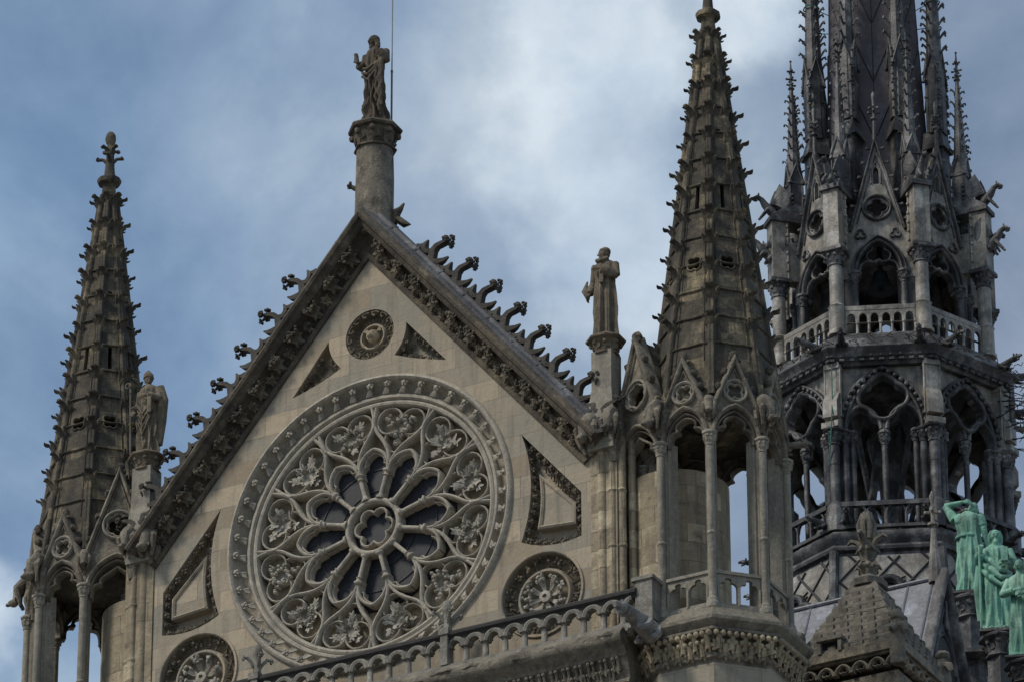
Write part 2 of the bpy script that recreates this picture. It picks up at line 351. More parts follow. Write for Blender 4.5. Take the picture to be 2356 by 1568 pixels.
out=[(-5.35,53.9),(5.35,53.9),(5.35,rz(5.35,.3)),(AX,rz(AX,.3)),(-5.35,rz(-5.35,.3))]
holes=[circ(0,HZ,3.40),circ(-4.18,55.64,.93,40),circ(4.18,55.64,.93,40),circ(-.03,62.86,.60,32),LR,LL,UR,UL]
b=MB(); panel(b,FF,out,holes,-.55,0); obj('wall',b,wallM,gab)
b=MB(); box(b,FF,-5.3,5.3,-1.2,-.56,53.9,58.4); 
b.add([(x,y,z) for y in (.56,1.2) for x,z in ((-5.3,58.4),(5.3,58.4),(AX,64.9))],[(0,1,2),(3,5,4),(0,3,4,1),(1,4,5,2),(2,5,3,0)]); obj('backing_wall',b,drumM,gab)
b=MB(); xa=6.9
for s in (-1,1):
    pass
prof=[(-.07,-.02),(-.07,.05),(-.03,.085),(.02,.09),(.055,.06),(.06,.015),(.12,.01),(.24,.05),(.33,.14),(.37,.26),(.36,.34),(.40,.40),(.45,.42),(.48,.50),(.54,.53),(.60,.50),(.62,.42),(.66,.37),(.66,-.62),(-.07,-.62)]
foot=5.32
pts=[(-foot+AX,rz(-foot+AX)),(AX,AZ),(foot+AX-.0,rz(foot+AX))]
sweep(b,FF,pts,prof); obj('coping',rough(b,0),rakeM,gab)
b=MB(); sweep(b,FF,pts,[(.664,.36),(.70,.34),(.74,.30),(.78,.24),(.83,.22),(.87,.17),(.88,.10),(.86,.04),(.80,.0),(.74,-.10),(.664,-.35)])
# overlapping flashing sheets
for s in (-1,1):
    for k in range(9):
        t0=.1+k*.93; u=V((s*cos(math.atan(SL)),-sin(math.atan(SL)))); 
        q0=(AX+u.x*t0,AZ+u.y*t0); q1=(AX+u.x*(t0+.06),AZ+u.y*(t0+.06)); pp=[q0,q1] if s>0 else [q1,q0]
        sweep(b,FF,pp,[(.66,.372),(.78,.262),(.88,.182),(.895,.10),(.87,.03),(.66,-.3)])
obj('lead_flashing',b,flashM,gab)
# big crockets standing on the ridge
k=MB(); Fk=Fr((0,0,0))
def strip(mb,pts,ws,th):                # tapered bar in the x/z plane (x along slope, z outward)
    for sgn in (1,): pass
    n=len(pts); vs=[]
    for i,p in enumerate(pts):
        a=pts[max(i-1,0)];c=pts[min(i+1,n-1)]; t=V((c[0]-a[0],c[1]-a[1])).normalized(); q=V((-t.y,t.x))*ws[i]; e=th[i] if isinstance(th,list) else th
        vs+=[(p[0]+q.x,-e,p[1]+q.y),(p[0]+q.x*1.1,0,p[1]+q.y*1.1),(p[0]+q.x,e,p[1]+q.y),(p[0]-q.x,e,p[1]-q.y),(p[0]-q.x,-e,p[1]-q.y)]
    fs=[]
    for i in range(n-1):
        for j in range(5): fs.append((i*5+j,i*5+(j+1)%5,i*5+5+(j+1)%5,i*5+5+j))
    fs+=[(0,1,2,3,4),tuple(range(n*5-5,n*5))]
    mb.add(vs,fs)
strip(k,[(.10,-.06),(.03,.06),(-.045,.17),(-.05,.27),(-.01,.36),(.04,.45)],[.10,.07,.05,.042,.036,.034],.075)
strip(k,[(-.06,.12),(-.13,.055),(-.22,.06),(-.29,.13),(-.32,.24)],[.05,.045,.045,.04,.012],[.06,.08,.09,.07,.02])
strip(k,[(-.29,.11),(-.34,.05),(-.40,.0)],[.03,.04,.05],.07)
strip(k,[(.0,.10),(.06,.02),(.15,-.01),(.24,.05),(.30,.17),(.32,.27)],[.05,.05,.05,.055,.035,.01],[.06,.08,.1,.09,.05,.02])
strip(k,[(.24,.04),(.30,-.0),(.40,-.03)],[.03,.04,.04],.07)
for dx,dy,dz in ((.135,0,-.03),(-.11,.0,.0),(.02,.12,.0),(.02,-.12,.0),(.02,0,.09)): 
    tube(k,[(.04,0,.43),(.05+dx*.8,dy*.8,.47+dz*.8)],.03,6); knobv(k,(.05+dx,dy,.49+dz),.068,(dx*6,dy*8,.5),6)
rough(k,.012,14)
src=None
def rakeM_(s,t,n,d,sc=1,fl=1):           # frame on a slope: s=+1 right, t distance from apex
    u=V((s*cos(math.atan(SL)),0,-sin(math.atan(SL)))); nn=V((s*sin(math.atan(SL)),0,cos(math.atan(SL))))
    P=V((AX,0,AZ))+u*t+nn*n+V((0,-d,0)); a=u*sc*s*fl; y=V((0,1,0))*sc; z=nn*sc
    return Matrix(((a.x,y.x,z.x,P.x),(a.y,y.y,z.y,P.y),(a.z,y.z,z.z,P.z),(0,0,0,1)))
for s,t0,nn_ in ((1,1.43,8),(-1,1.37,8)):
    for i in range(nn_):
        M=rakeM_(s,t0+i*.918-.02,.86,.1,1.15,s)
        if src is None: src=obj('ridge_crocket',k,stone('crocket_stone',(.10,.088,.07),(.065,.058,.048),1.5,dark=(.02,.018,.016),da=.4,bump=.5),gab); src.matrix_basis=M
        else: inst(src,M,gab)
# leaf crockets in the hollow of the rake
def leafcrocket(seed):
    random.seed(seed); k=MB()
    for i in range(5):
        a=R(-46+23*i); tx=sin(a)*.17; tz=.13+cos(a)*.14
        tube(k,[(sin(a)*.03,-.06,.02),(tx*.5,-.11,tz*.5),(tx*.9,-.20,tz*.85),(tx*1.05,-.27,tz*.98)],[.018,.026,.03,.02],6)
        for j in range(4): sph(k,(tx*(.8+.12*j)+rnd(-.04,.04),-.24-rnd(0,.07),tz*(.8+.1*j)+rnd(-.05,.03)),(rnd(.028,.042),.03,rnd(.028,.042)),6,4)
    for j in range(3): sph(k,(rnd(-.05,.05),-.27,.20+rnd(-.05,.08)),.04,6,4)
    leaf(k,Matrix.Translation((0,-.12,.0)),.34,5,.55)
    return rough(k,.02,12,seed)
protos=[None,None,None]
for s in (-1,1):
    for i in range(22):
        t=.30+i*.352; big=(i%2==0); sc=1.12 if big else .66; q=i%3
        M=rakeM_(s,t,.03,.02,sc)
        if protos[q] is None:
            protos[q]=obj('leaf_crocket',leafcrocket(q+3),stone('crocket_leaf_stone%d'%q if False else 'leaf_crocket_stone',(.20,.165,.11),(.11,.093,.068),2.2,dark=(.035,.03,.025),da=.5,light=(.30,.25,.17),la=.2,bump=.4) if q==0 else bpy.data.materials['leaf_crocket_stone'],gab); protos[q].matrix_basis=M
        else: inst(protos[q],M,gab)
random.seed(11)
# recessed triangular panels with raised fields and leaf borders
def recess(pts,inner,nk,size,label=None):
    b=MB(); panel(b,FF,[((x-sum(p[0] for p in pts)/len(pts))*1.05+sum(p[0] for p in pts)/len(pts),(y-sum(p[1] for p in pts)/len(pts))*1.05+sum(p[1] for p in pts)/len(pts)) for x,y in pts],[],-.54,-.30)
    o=obj('recessed_panel',b,drumM if inner else rakeM,gab); o.data.materials[0]=wallM
    cx=sum(p[0] for p in pts)/len(pts); cz=sum(p[1] for p in pts)/len(pts)
    if inner:
        b=MB(); panel(b,FF,inner,[],-.30,-.12); sweep(b,FF,inner,[(-.04,-.3),(-.04,-.09),(0,-.06),(.04,-.09),(.04,-.3)],True); obj('raised_field',b,wallM,o)
    # border of leaves
    per=[]; 
    for i in range(len(pts)):
        a=V(pts[i]);c=V(pts[(i+1)%len(pts)]); n=max(1,int((c-a).length/.03))
        per+=[a+(c-a)*j/n for j in range(n)]
    k=MB(); step=size*2.6; acc=0; last=None
    for i,p in enumerate(per):
        if last is not None and (p-last).length<step: continue
        dirc=(V((cx,cz))-p); 
        d=dirc.normalized(); q=p+d*size*.85
        if min((V(v)-p).length for v in (pts[0],))<.35: continue
        knobv(k,FF.p(q.x,-.08,q.y),size*rnd(.85,1.05),(0,-1,0),5)
        for a in (-.45,0,.45):
            e=q+V((d.x*cos(a)-d.y*sin(a),d.x*sin(a)+d.y*cos(a)))*size*2.3
            tube(k,[FF.p(q.x,-.12,q.y),FF.p((q.x+e.x)/2,-.17,(q.y+e.y)/2),FF.p(e.x,-.27,e.y)],[size*.22,size*.2,size*.16],5)
        last=p
    obj('leaf_border',rough(k,.015,14),carveM if inner else wreathM,o).data.materials[0]=bpy.data.materials['leaf_crocket_stone']
def shrink(pts,k,c=None):
    c=c or (sum(p[0] for p in pts)/len(pts),sum(p[1] for p in pts)/len(pts)); return [(c[0]+(x-c[0])*k,c[1]+(y-c[1])*k) for x,y in pts]
inR=[(4.12,58.42),(4.90,57.62),(4.90,57.18),(4.08,57.25)]+curve3((4.08,57.25),(4.12,58.42),-.05,5)[1:]
recess(LR,inR,1,.085); recess(LL,[(-x,y) for x,y in reversed(inR)],1,.085)
recess(UR,None,1,.065); recess(UL,None,1,.065)
# ---- round medallions low on the gable
def ringv(mb,cx,cz,prof,n=48,Y=0): 
    sweep(mb,Fr((0,Y,0)),[(cx+cos(2*PI*i/n),cz+sin(2*PI*i/n)) for i in range(n)],[(1-r,d) for r,d in prof],True)
for sx in (-1,1):
    cx,cz=sx*4.18,55.64
    b=MB(); ringv(b,cx,cz,[(.93,-.30),(.93,.02),(.95,.04),(.99,.04),(1.0,.0),(1.0,-.05)],56)
    ringv(b,cx,cz,[(.70,-.40),(.64,-.14),(.61,-.10),(.57,-.10),(.54,-.15),(.53,-.40)],48)
    box(b,FF,cx-.9,cx+.9,-.54,-.30,cz-.9,cz+.9) if False else None
    panel(b,FF,circ(cx,cz,.96,40),[],-.54,-.33)
    md=obj('medallion',b,wallM,gab)
    k=MB()
    for i in range(16):
        a=2*PI*i/16+.1; 
        for j in range(7):
            rr=rnd(.72,.90); aa=a+rnd(-.15,.15); sph(k,FF.p(cx+rr*cos(aa),-.07+rnd(-.12,.04),cz+rr*sin(aa)),(rnd(.025,.05),.035,rnd(.025,.05)),6,4)
        tube(k,[FF.p(cx+.62*cos(a+.19),-.18,cz+.62*sin(a+.19)),FF.p(cx+.76*cos(a+.19),-.2,cz+.76*sin(a+.19)),FF.p(cx+.9*cos(a+.19),-.08,cz+.9*sin(a+.19))],[.03,.03,.02],6)
    obj('leaf_ring',rough(k,.02,16),bpy.data.materials['leaf_crocket_stone'],md)
    k=MB(); lathe(k,[(.0,.0),(.07,.02),(.10,.10),(.13,.12),(.13,.2),(.05,.22),(.03,.1)],M=Matrix.Translation((cx,.32,cz))@Matrix.Rotation(R(90),4,'X'),n=14)
    for i in range(8):
        a=2*PI*i/8+.2
        for j in range(3):
            aa=a+(j-1)*.13; tube(k,[FF.p(cx+.10*cos(a),-.22,cz+.10*sin(a)),FF.p(cx+.26*cos(aa),-.2,cz+.26*sin(aa)),FF.p(cx+.38*cos(aa),-.12,cz+.38*sin(aa))],[.02,.028,.03],6)
        for j in range(8):
            rr=rnd(.34,.50); aa=a+rnd(-.3,.3); sph(k,FF.p(cx+rr*cos(aa),-.1+rnd(-.05,.05),cz+rr*sin(aa)),(rnd(.03,.055),.05,rnd(.03,.055)),7,5)
    obj('leaf_boss',rough(k,.02,16),wreathM,md)
# ---- small medallion with animal head
cx,cz=-.03,62.86
b=MB(); ringv(b,cx,cz,[(.34,-.5),(.33,-.16),(.30,-.12),(.27,-.12),(.255,-.16),(.25,-.5)],36); panel(b,FF,circ(cx,cz,.63,32),[],-.54,-.34)
md=obj('animal_head_medallion',b,wallM,gab)
k=MB()
for i in range(14):
    a=2*PI*i/14; F2=lambda rr,aa,d: FF.p(cx+rr*cos(aa),d,cz+rr*sin(aa))
    pts=[(.555,-.17),(.575,.0),(.555,.17),(.49,.13),(.47,.0)]
    tube(k,[F2(r,a+q,-.05) for r,q in pts],.032,6); tube(k,[F2(.35,a+.05,-.2),F2(.45,a+.05,-.16)],.018,5); tube(k,[F2(.35,a+.25,-.2),F2(.45,a+.25,-.16)],.018,5)
obj('leaf_ring',k,bpy.data.materials['leaf_crocket_stone'],md)
k=MB(); c=V((cx+.02,.12,cz))
sph(k,c,(.15,.15,.15),12,8); sph(k,c+V((.0,-.14,-.055)),(.07,.09,.06),10,7); sph(k,c+V((.02,-.2,-.03)),(.03,.03,.022),8,5)
for s in (-1,1):
    leaf(k,Matrix.Translation(c+V((s*.12,-.02,.09)))@Matrix.Rotation(s*R(45),4,'Y'),.13,3,.2); sph(k,c+V((s*.055,-.13,.035)),(.028,.02,.018),7,5)
sph(k,c+V((0,-.1,-.13)),(.05,.06,.05),8,5)
k.v=[tuple(V(p)) for p in k.v]; obj('animal_head',rough(k,.012,20),drumM,md)

# ------------------------------------------------------------------ rose window
FRo=Fr((0,.2,HZ))
b=MB()
rp=[(2.84,-.35),(2.84,.0),(2.865,.05),(2.91,.065),(2.955,.04),(2.965,.0),(2.975,.05),(3.01,.10),(3.06,.10),(3.10,.06),(3.115,.0),(3.13,-.05),(3.19,-.07),(3.27,-.02),(3.34,.10),(3.365,.2),(3.375,.26),(3.42,.30),(3.47,.28),(3.50,.23),(3.51,.19)]
NR=144
sweep(b,FRo,[(cos(2*PI*i/NR),sin(2*PI*i/NR)) for i in range(NR)],[(1-r,d) for r,d in rp],True)
rose=obj('rose_window',b,carveM,gab)
pol=lambda r,a: (r*cos(a),r*sin(a))
b=MB(); panel(b,FRo,circ(0,0,1.9,72),[],-.29,-.20); obj('glass',b,glassM,rose)
b=MB()
for r in (.95,1.45): sweep(b,FRo,circ(0,0,r,72),[(-.012,-.20),(-.012,-.18),(.012,-.18),(.012,-.20)],True)
obj('iron_bars',b,seamM,rose)
tr=MB(); tr2=MB(); bp=MB()
bar(tr,FRo,circ(0,0,.62,60),.065,-.34,.07,True)
hf=MB(); bar(hf,FRo,foil(0,0,.56,6,.17,0,6),.028,-.33,0,True); obj('hub_foil',hf,carveM,rose,50)
def P(r,a,c): return (r*cos(c+R(a)),r*sin(c+R(a)))
for kk in range(12):
    c=R(30*kk)                      # spoke direction
    bar(tr,FRo,[P(2.87,1.2,c),P(2.72,.6,c),P(2.55,.1,c)],.04,-.34,.05); bar(tr,FRo,[P(2.87,-1.2,c),P(2.72,-.6,c),P(2.55,-.1,c)],.04,-.34,.045)
    bar(tr,FRo,[P(2.62,0,c),P(2.36,0,c)],.052,-.34,.06)
    for s in (-1,1):
        p=[P(2.40,s*.3,c)]+[ (x,y) for x,y in bez(P(2.34,s*.9,c),P(2.12,s*2.5,c),P(1.98,s*11.5,c),P(1.50,s*14.4,c),12)]
        bar(tr,FRo,p,.040,-.34,.05)
        bar(tr,FRo,bez(P(1.28,s*14.4,c),P(1.60,s*15.3,c),P(1.80,s*8,c),P(1.86,0,c),12),.038,-.34,.055)
        # inner cusped edge of each light
        bar(tr2,FRo,bez(P(1.24,s*12.8,c),P(1.38,s*13.5,c),P(1.54,s*13,c),P(1.52,s*8.6,c),6),.018,-.33,-.02)
        bar(tr2,FRo,bez(P(1.52,s*8.6,c),P(1.62,s*10,c),P(1.74,s*6,c),P(1.80,0,c),6),.018,-.33,-.02)
    # blind stone spandrels between spokes (sector centred on the colonnette)
    f=c+R(15)
    o=bez(P(1.42,-.5,f),P(1.62,-1.2,f),P(1.80,-8,f),P(1.86,-15,f),6)+[P(2.3,-15,f),P(2.86,-15,f)]
    o+=[P(2.86,a,f) for a in (-10,-5,0,5,10)]+[P(2.86,15,f),P(2.3,15,f)]+bez(P(1.86,15,f),P(1.80,8,f),P(1.62,1.2,f),P(1.42,.5,f),6)
    panel(bp,FRo,o,[],-.36,-.27)
    # trilobe of the spandrel
    A=V((2.49,0)); lob=[((2.49,.265),.30),((2.49,-.265),.285),((2.10,0),.265)]
    def X(r,t): a=f; return (r*cos(a)-t*sin(a),r*sin(a)+t*cos(a))
    def outl(cx_,ct,rr,a0,a1): return [X(cx_+rr*cos(R(a)),ct+rr*sin(R(a))) for a in [a0+(a1-a0)*i/12 for i in range(13)]]
    # cusp points
    q=math.sqrt(.285**2-.265**2); e1=math.degrees(math.atan2(-.265,q))
    lob1=outl(2.485,.285,.305,e1-12,200); lob2=outl(2.485,-.285,.305,-e1+12,-200); lob3=outl(2.06,0,.30,74,286)
    for l in (lob1,lob2,lob3): bar(tr2,FRo,l,.021,-.30,-.01)
obj('tracery',tr,carveM,rose,50); obj('cusped_tracery',tr2,carveM,rose,50); obj('blind_panels',bp,drumM,rose).data.materials[0]=wallM
# radiating colonnettes
k=MB(); tube(k,[(0,-.0,z) for z in (.66,1.20)],.05,10); lathe(k,[(.05,1.18),(.085,1.20),(.06,1.235),(.07,1.27),(.105,1.30),(.10,1.335),(.06,1.35)],n=10); lathe(k,[(.10,.66),(.095,.71),(.06,.74),(.05,.78)],n=10)
k.v=[(x,y-.02,z) for x,y,z in k.v]
box(k,Fr((0,0,0)),-.035,.035,-.33,-.04,.66,1.34)
for q in range(12):
    M=FRo.M(0,0,0,R(30*q+15)-PI/2)
    if q==0: src=obj('colonnette',k,carveM,rose); src.matrix_basis=M
    else: inst(src,M,rose)
# flower knobs with leaf stems in the hollow moulding
k=MB(); knobv(k,(0,0,0),.088,(0,-1,.2),5)
for i in range(6):
    a=R(-32+i*9); tube(k,[(0,.04,-.03),(-.03+sin(a)*.10,.06,-.10),(-.05+sin(a)*.19,.10,-.20)],[.016,.02,.014],5)
rough(k,.010,20)
for q in range(48):
    M=FRo.M(3.305*cos(R(7.5*q)),.20,3.305*sin(R(7.5*q)),R(7.5*q)-PI/2)
    if q==0: src=obj('flower_knob',k,carveM,rose); src.matrix_basis=M
    else: inst(src,M,rose)
# foliage wreaths, each one different
for q in range(12):
    random.seed(40+q); k=MB(); st=q%4; nl=random.choice((9,10,11))
    for i in range(nl):
        a=2*PI*i/nl+rnd(-.12,.12); rr=rnd(.13,.17)
        M=Matrix.Translation((rr*cos(a),-.05+rnd(-.03,.03),rr*sin(a)))@Matrix.Rotation(-(a-PI/2)+rnd(-.5,.5),4,'Y')@Matrix.Rotation(rnd(-.2,.35),4,'X')
        if st==0: leaf(k,M@Matrix.Translation((0,0,-.05)),rnd(.15,.19),5,.5)
        elif st==1: leaf(k,M@Matrix.Translation((0,0,-.05)),rnd(.15,.20),3,.7)
        elif st==2:
            for j in range(3): sph(k,tuple(M@V((rnd(-.04,.04),-.02,rnd(-.03,.08)))),rnd(.032,.045),7,5)
        else:
            knobv(k,M@V((0,0,0)),rnd(.05,.065),(cos(a)*.3,-1,sin(a)*.3),5); leaf(k,M,rnd(.1,.14),5,.3)
    lathe(k,[(.11,-.0),(.15,-.04),(.19,0),(.15,.03),(.11,0)],n=20,M=Matrix.Rotation(R(90),4,'X'))
    for a in (-150,90,-30):             # sprays towards the lobes (two outwards, one inwards)
        a=R(a+180); rr=.27
        M=Matrix.Translation((rr*cos(a),-.04,rr*sin(a)))@Matrix.Rotation(-(a-PI/2),4,'Y')
        if st==2:
            for j in range(5): sph(k,tuple(M@V((rnd(-.06,.06),-.02,rnd(-.06,.10)))),rnd(.035,.045),7,5)
        else: leaf(k,M@Matrix.Translation((0,0,-.08)),.20,5 if st!=1 else 3,.5); leaf(k,M@Matrix.Rotation(.7,4,'Y')@Matrix.Translation((0,0,-.06)),.15,5,.4); leaf(k,M@Matrix.Rotation(-.7,4,'Y')@Matrix.Translation((0,0,-.06)),.15,5,.4)
    rough(k,.014,16,q); k.v=[(x*1.18,y*1.9,z*1.18) for x,y,z in k.v]
    f=R(30*q+15); o=obj('leaf_wreath',k,wreathM,rose,60); o.matrix_basis=FRo.M(2.38*cos(f),-.18,2.38*sin(f),f-PI/2)
random.seed(5)

# ------------------------------------------------------------------ apex column, statue pillars
def capital(mb,c,r0,r1,h,n=8,a0=0,leaves=8,sc=1.):
    lathe(mb,[(r0*1.0,0),(r0*1.15,.03*h),(r0*1.15,.09*h),(r0*1.0,.12*h),(r0*1.05,.35*h),(r0*1.2,.62*h),(r1*.86,.74*h),(r1,.78*h),(r1*1.03,.86*h),(r1*.98,.93*h),(r1*.8,h)],c,n,a0)
    for i in range(leaves):
        a=2*PI*i/leaves+a0; ce=V((c[0]+cos(a)*r0*1.22,c[1]+sin(a)*r0*1.22,c[2]+h*.60)); M=Matrix.Translation((c[0]+cos(a)*r0,c[1]+sin(a)*r0,c[2]+.12*h))@Matrix.Rotation(a+PI/2,4,'Z')
        leaf(mb,M,h*.62,3,.5); sph(mb,ce,h*.13,6,4)
cl=empty('apex_column',(.0,.1,65.2),'round stone column with leafy capital rising from the tip of the gable','column')
b=MB(); lathe(b,[(.40,65.3),(.44,65.75),(.43,66.1),(.425,66.8),(.41,67.50)],(.0,.1,0),24); obj('shaft',rough(b,.012,5),statM,cl).data.materials[0]=turM
b=MB(); capital(b,(0,.1,67.46),.42,.60,.62,8,R(22.5),8); obj('capital',rough(b,.03,6),rakeM,cl)
b=MB(); tube(b,[(-.38,.1,66.6),(-.5,.08,66.68),(-.58,.05,66.72)],[.06,.05,.045]); knobv(b,(-.6,.05,66.75),.085,(-1,-.5,.4)); obj('side_crocket',rough(b,.02,14),crockM,cl)
b=MB(); tube(b,[(.40,.2,65.6),(.52,.18,65.85),(.62,.18,65.9),(.70,.18,66.02)],[.12,.10,.07,.03],7); tube(b,[(.5,.2,65.7),(.72,.2,65.5),(.85,.2,65.45)],[.09,.08,.02],7); obj('side_leaf',rough(b,.02,14),rakeM,cl)
lr=MB(); tube(lr,[(.27,.35,68.1),(.27,.35,69.6)],.026,6); tube(lr,[(.27,.35,69.58),(.27,.35,74.6)],.016,6); sph(lr,(.27,.35,69.6),(.032,.032,.05))
tag(obj('lightning_rod',lr,ironM),'thin metal lightning rod rising behind the statue on the gable tip','lightning rod')
for s,lab in ((-1,'square stone pillar carrying the bishop statue beside the gable'),(1,'square stone pillar carrying the bareheaded deacon statue beside the gable')):
    x=s*5.69; p=empty('statue_pillar',(x,.1,59.0),lab,'pillar','pillars under the side statues')
    b=MB(); box(b,Fr((x,.1,0)),-.235,.235,-.235,.235,59.95,60.95); lathe(b,[(.42,58.6),(.40,59.6),(.36,59.9),(.34,60.02)],(x,.1,0),4,R(45)); obj('shaft',rough(b,.008,5),shaftM,p)
    b=MB(); capital(b,(x,.1,60.9),.26,.42,.42,8,R(22.5),8); obj('capital',rough(b,.02,8),statM,p)

# ------------------------------------------------------------------ statues
def finish(mb,name,mat,vox,loc,rotz,par=None):
    me=mesh(mb,name,mat,180); o=bpy.data.objects.new(name,me); COL.objects.link(o)
    md=o.modifiers.new('r','REMESH'); md.mode='VOXEL'; md.voxel_size=vox; md.use_smooth_shade=True
    dg=bpy.context.evaluated_depsgraph_get(); nm=bpy.data.meshes.new_from_object(o.evaluated_get(dg)); o.modifiers.clear(); o.data=nm; nm.name=name
    if not nm.materials: nm.materials.append(mat)
    nm.shade_smooth(); o.location=loc; o.rotation_euler=(0,0,rotz); WL[o.name]=tuple(loc)
    if par: o.parent=par
    return o
def loft(mb,secs,folds,n=64,ph=0.):       # secs (z,cx,cy,rx,ry,foldamp)
    vs=[];m=n
    for z,cx,cy,rx,ry,fa in secs:
        for k in range(n):
            a=2*PI*k/n; w=0
            for (fr,tw,am,p) in folds: w+=am*(1-2*abs(sin(.5*(fr*a+tw*z+p+ph))))
            q=1+fa*w*1.55; vs.append((cx+rx*cos(a)*q,cy+ry*sin(a)*q,z))
    fs=[(i*m+k,i*m+(k+1)%m,(i+1)*m+(k+1)%m,(i+1)*m+k) for i in range(len(secs)-1) for k in range(m)]+[tuple(range(m)),tuple(range((len(secs)-1)*m,len(secs)*m))]
    return mb.add(vs,fs)
def head(mb,c,H,yaw=0,tilt=0,hair='long',beard=True,mitre=False):
    M=Matrix.Translation(c)@Matrix.Rotation(yaw,4,'Z')@Matrix.Rotation(tilt,4,'X'); h=H*.061
    sph(mb,(0,0,0.1*h),(h*.72,h*.86,h*.95),16,12,M); sph(mb,(0,-.28*h,-.42*h),(h*.5,h*.5,h*.55),12,8,M)
    sph(mb,(0,-.92*h,-.12*h),(h*.12,h*.2,h*.24),8,6,M); sph(mb,(0,-.80*h,.22*h),(h*.5,h*.1,h*.10),10,6,M)     # nose, brow
    for s in (-1,1):
        sph(mb,(s*.27*h,-.72*h,.04*h),(h*.13,h*.09,h*.07),8,5,M); sph(mb,(s*.36*h,-.55*h,-.25*h),(h*.2,h*.2,h*.18),8,5,M); sph(mb,(s*.73*h,.02*h,-.05*h),(h*.08,h*.14,h*.22),8,5,M)
    sph(mb,(0,-.76*h,-.52*h),(h*.2,h*.12,h*.06),8,5,M); sph(mb,(0,-.66*h,-.82*h),(h*.2,h*.2,h*.16),8,5,M)       # mouth, chin
    if beard:
        sph(mb,(0,-.55*h,-1.0*h),(h*.42,h*.38,h*.5),10,7,M); sph(mb,(0,-.62*h,-1.35*h),(h*.24,h*.22,h*.35),8,6,M)
    if hair=='long':
        sph(mb,(0,.2*h,.35*h),(h*.86,h*.9,h*.85),14,9,M)
        for s in (-1,1): tube(mb,[tuple(M@V(q)) for q in ((s*.5*h,-.25*h,.8*h),(s*.82*h,-.05*h,.1*h),(s*.82*h,.1*h,-.7*h),(s*.62*h,.15*h,-1.35*h))],[h*.25,h*.3,h*.3,h*.22],8)
        sph(mb,(0,.5*h,-.5*h),(h*.75,h*.5,h*1.0),12,8,M)
    elif hair=='short':
        sph(mb,(0,.22*h,.38*h),(h*.84,h*.86,h*.78),14,9,M); sph(mb,(0,.42*h,-.1*h),(h*.72,h*.55,h*.6),12,8,M)
        for i in range(16): a=2*PI*i/16; sph(mb,(.66*h*cos(a),.1*h+.72*h*sin(a),.55*h+.08*h*sin(5*a)),h*.2,6,4,M)
    elif hair=='fringe':
        for i in range(10): a=R(-10+20*i); sph(mb,(.68*h*cos(a),.1*h+.72*h*sin(a),-.2*h),(h*.22,h*.22,h*.3),7,5,M)
    if mitre:
        vs=[]; 
        for z,rx,ry in ((.25,.84,.92),(.7,.92,.95),(1.15,.90,.72),(1.6,.58,.42),(2.0,.24,.2),(2.15,.03,.03)): 
            for k in range(20): a=2*PI*k/20; vs.append(tuple(M@V((rx*h*cos(a),.05*h+ry*h*sin(a),z*h))))
        mb.add(vs,[(i*20+k,i*20+(k+1)%20,i*20+20+(k+1)%20,i*20+20+k) for i in range(5) for k in range(20)]+[tuple(range(20)),tuple(range(100,120))])
        lathe(mb,[(.9*h,.22*h),(.97*h,.25*h),(.97*h,.42*h),(.9*h,.46*h)],n=20,M=M)
    tube(mb,[tuple(M@V((0,.12*h,-.4*h))),(c[0],c[1]+.1*h,c[2]-H*.12)],[h*.5,h*.62],12)
def hand(mb,w,d,up_,H,curl=.5,spread=.12):  # wrist, direction, back-of-hand normal
    w=V(w); d=V(d).normalized(); n=V(up_); n=(n-d*n.dot(d)).normalized(); s=d.cross(n); k=H*.0125
    tube(mb,[w-d*k,w+d*k*1.6,w+d*k*3.6],[k*1.1,k*1.75,k*1.9],8,.62,tuple(s))
    for i,(ln,of) in enumerate(((3.0,-1.35),(3.5,-.45),(3.2,.45),(2.5,1.3))):
        p=w+d*k*3.5+s*k*of; dd=(d+s*spread*of).normalized(); q=[p]
        for j in range(3):
            dd=(dd*cos(curl*.75)-n*sin(curl*.75)).normalized(); q.append(q[-1]+dd*k*ln/2.6*(1-.15*j))
        tube(mb,q,[k*.62,k*.58,k*.52,k*.42],7)
    p=w+d*k*1.3-s*k*1.4; q=[p,p+(d*.6-s*.8)*k*1.6,p+(d*.95-s*.55-n*.3)*k*3]
    tube(mb,q,[k*.65,k*.6,k*.48],7)
def arm(mb,sh,el,wr,H,sleeve=1.5,hd=None,hn=(0,0,1),curl=.5,cloth=True):
    k=H*.024; sh,el,wr=V(sh),V(el),V(wr)
    tube(mb,[sh,(sh+el)/2,el],[k*1.75,k*1.5,k*1.3],12)
    if cloth: tube(mb,[el+(el-wr).normalized()*k*.4,(el+wr)/2,el+(wr-el)*.82],[k*1.4,k*1.35*sleeve,k*1.2*sleeve],12)
    tube(mb,[el,(el+wr)/2,wr],[k*1.25,k*1.02,k*.66],10)
    if hd: hand(mb,wr,hd,hn,H,curl)
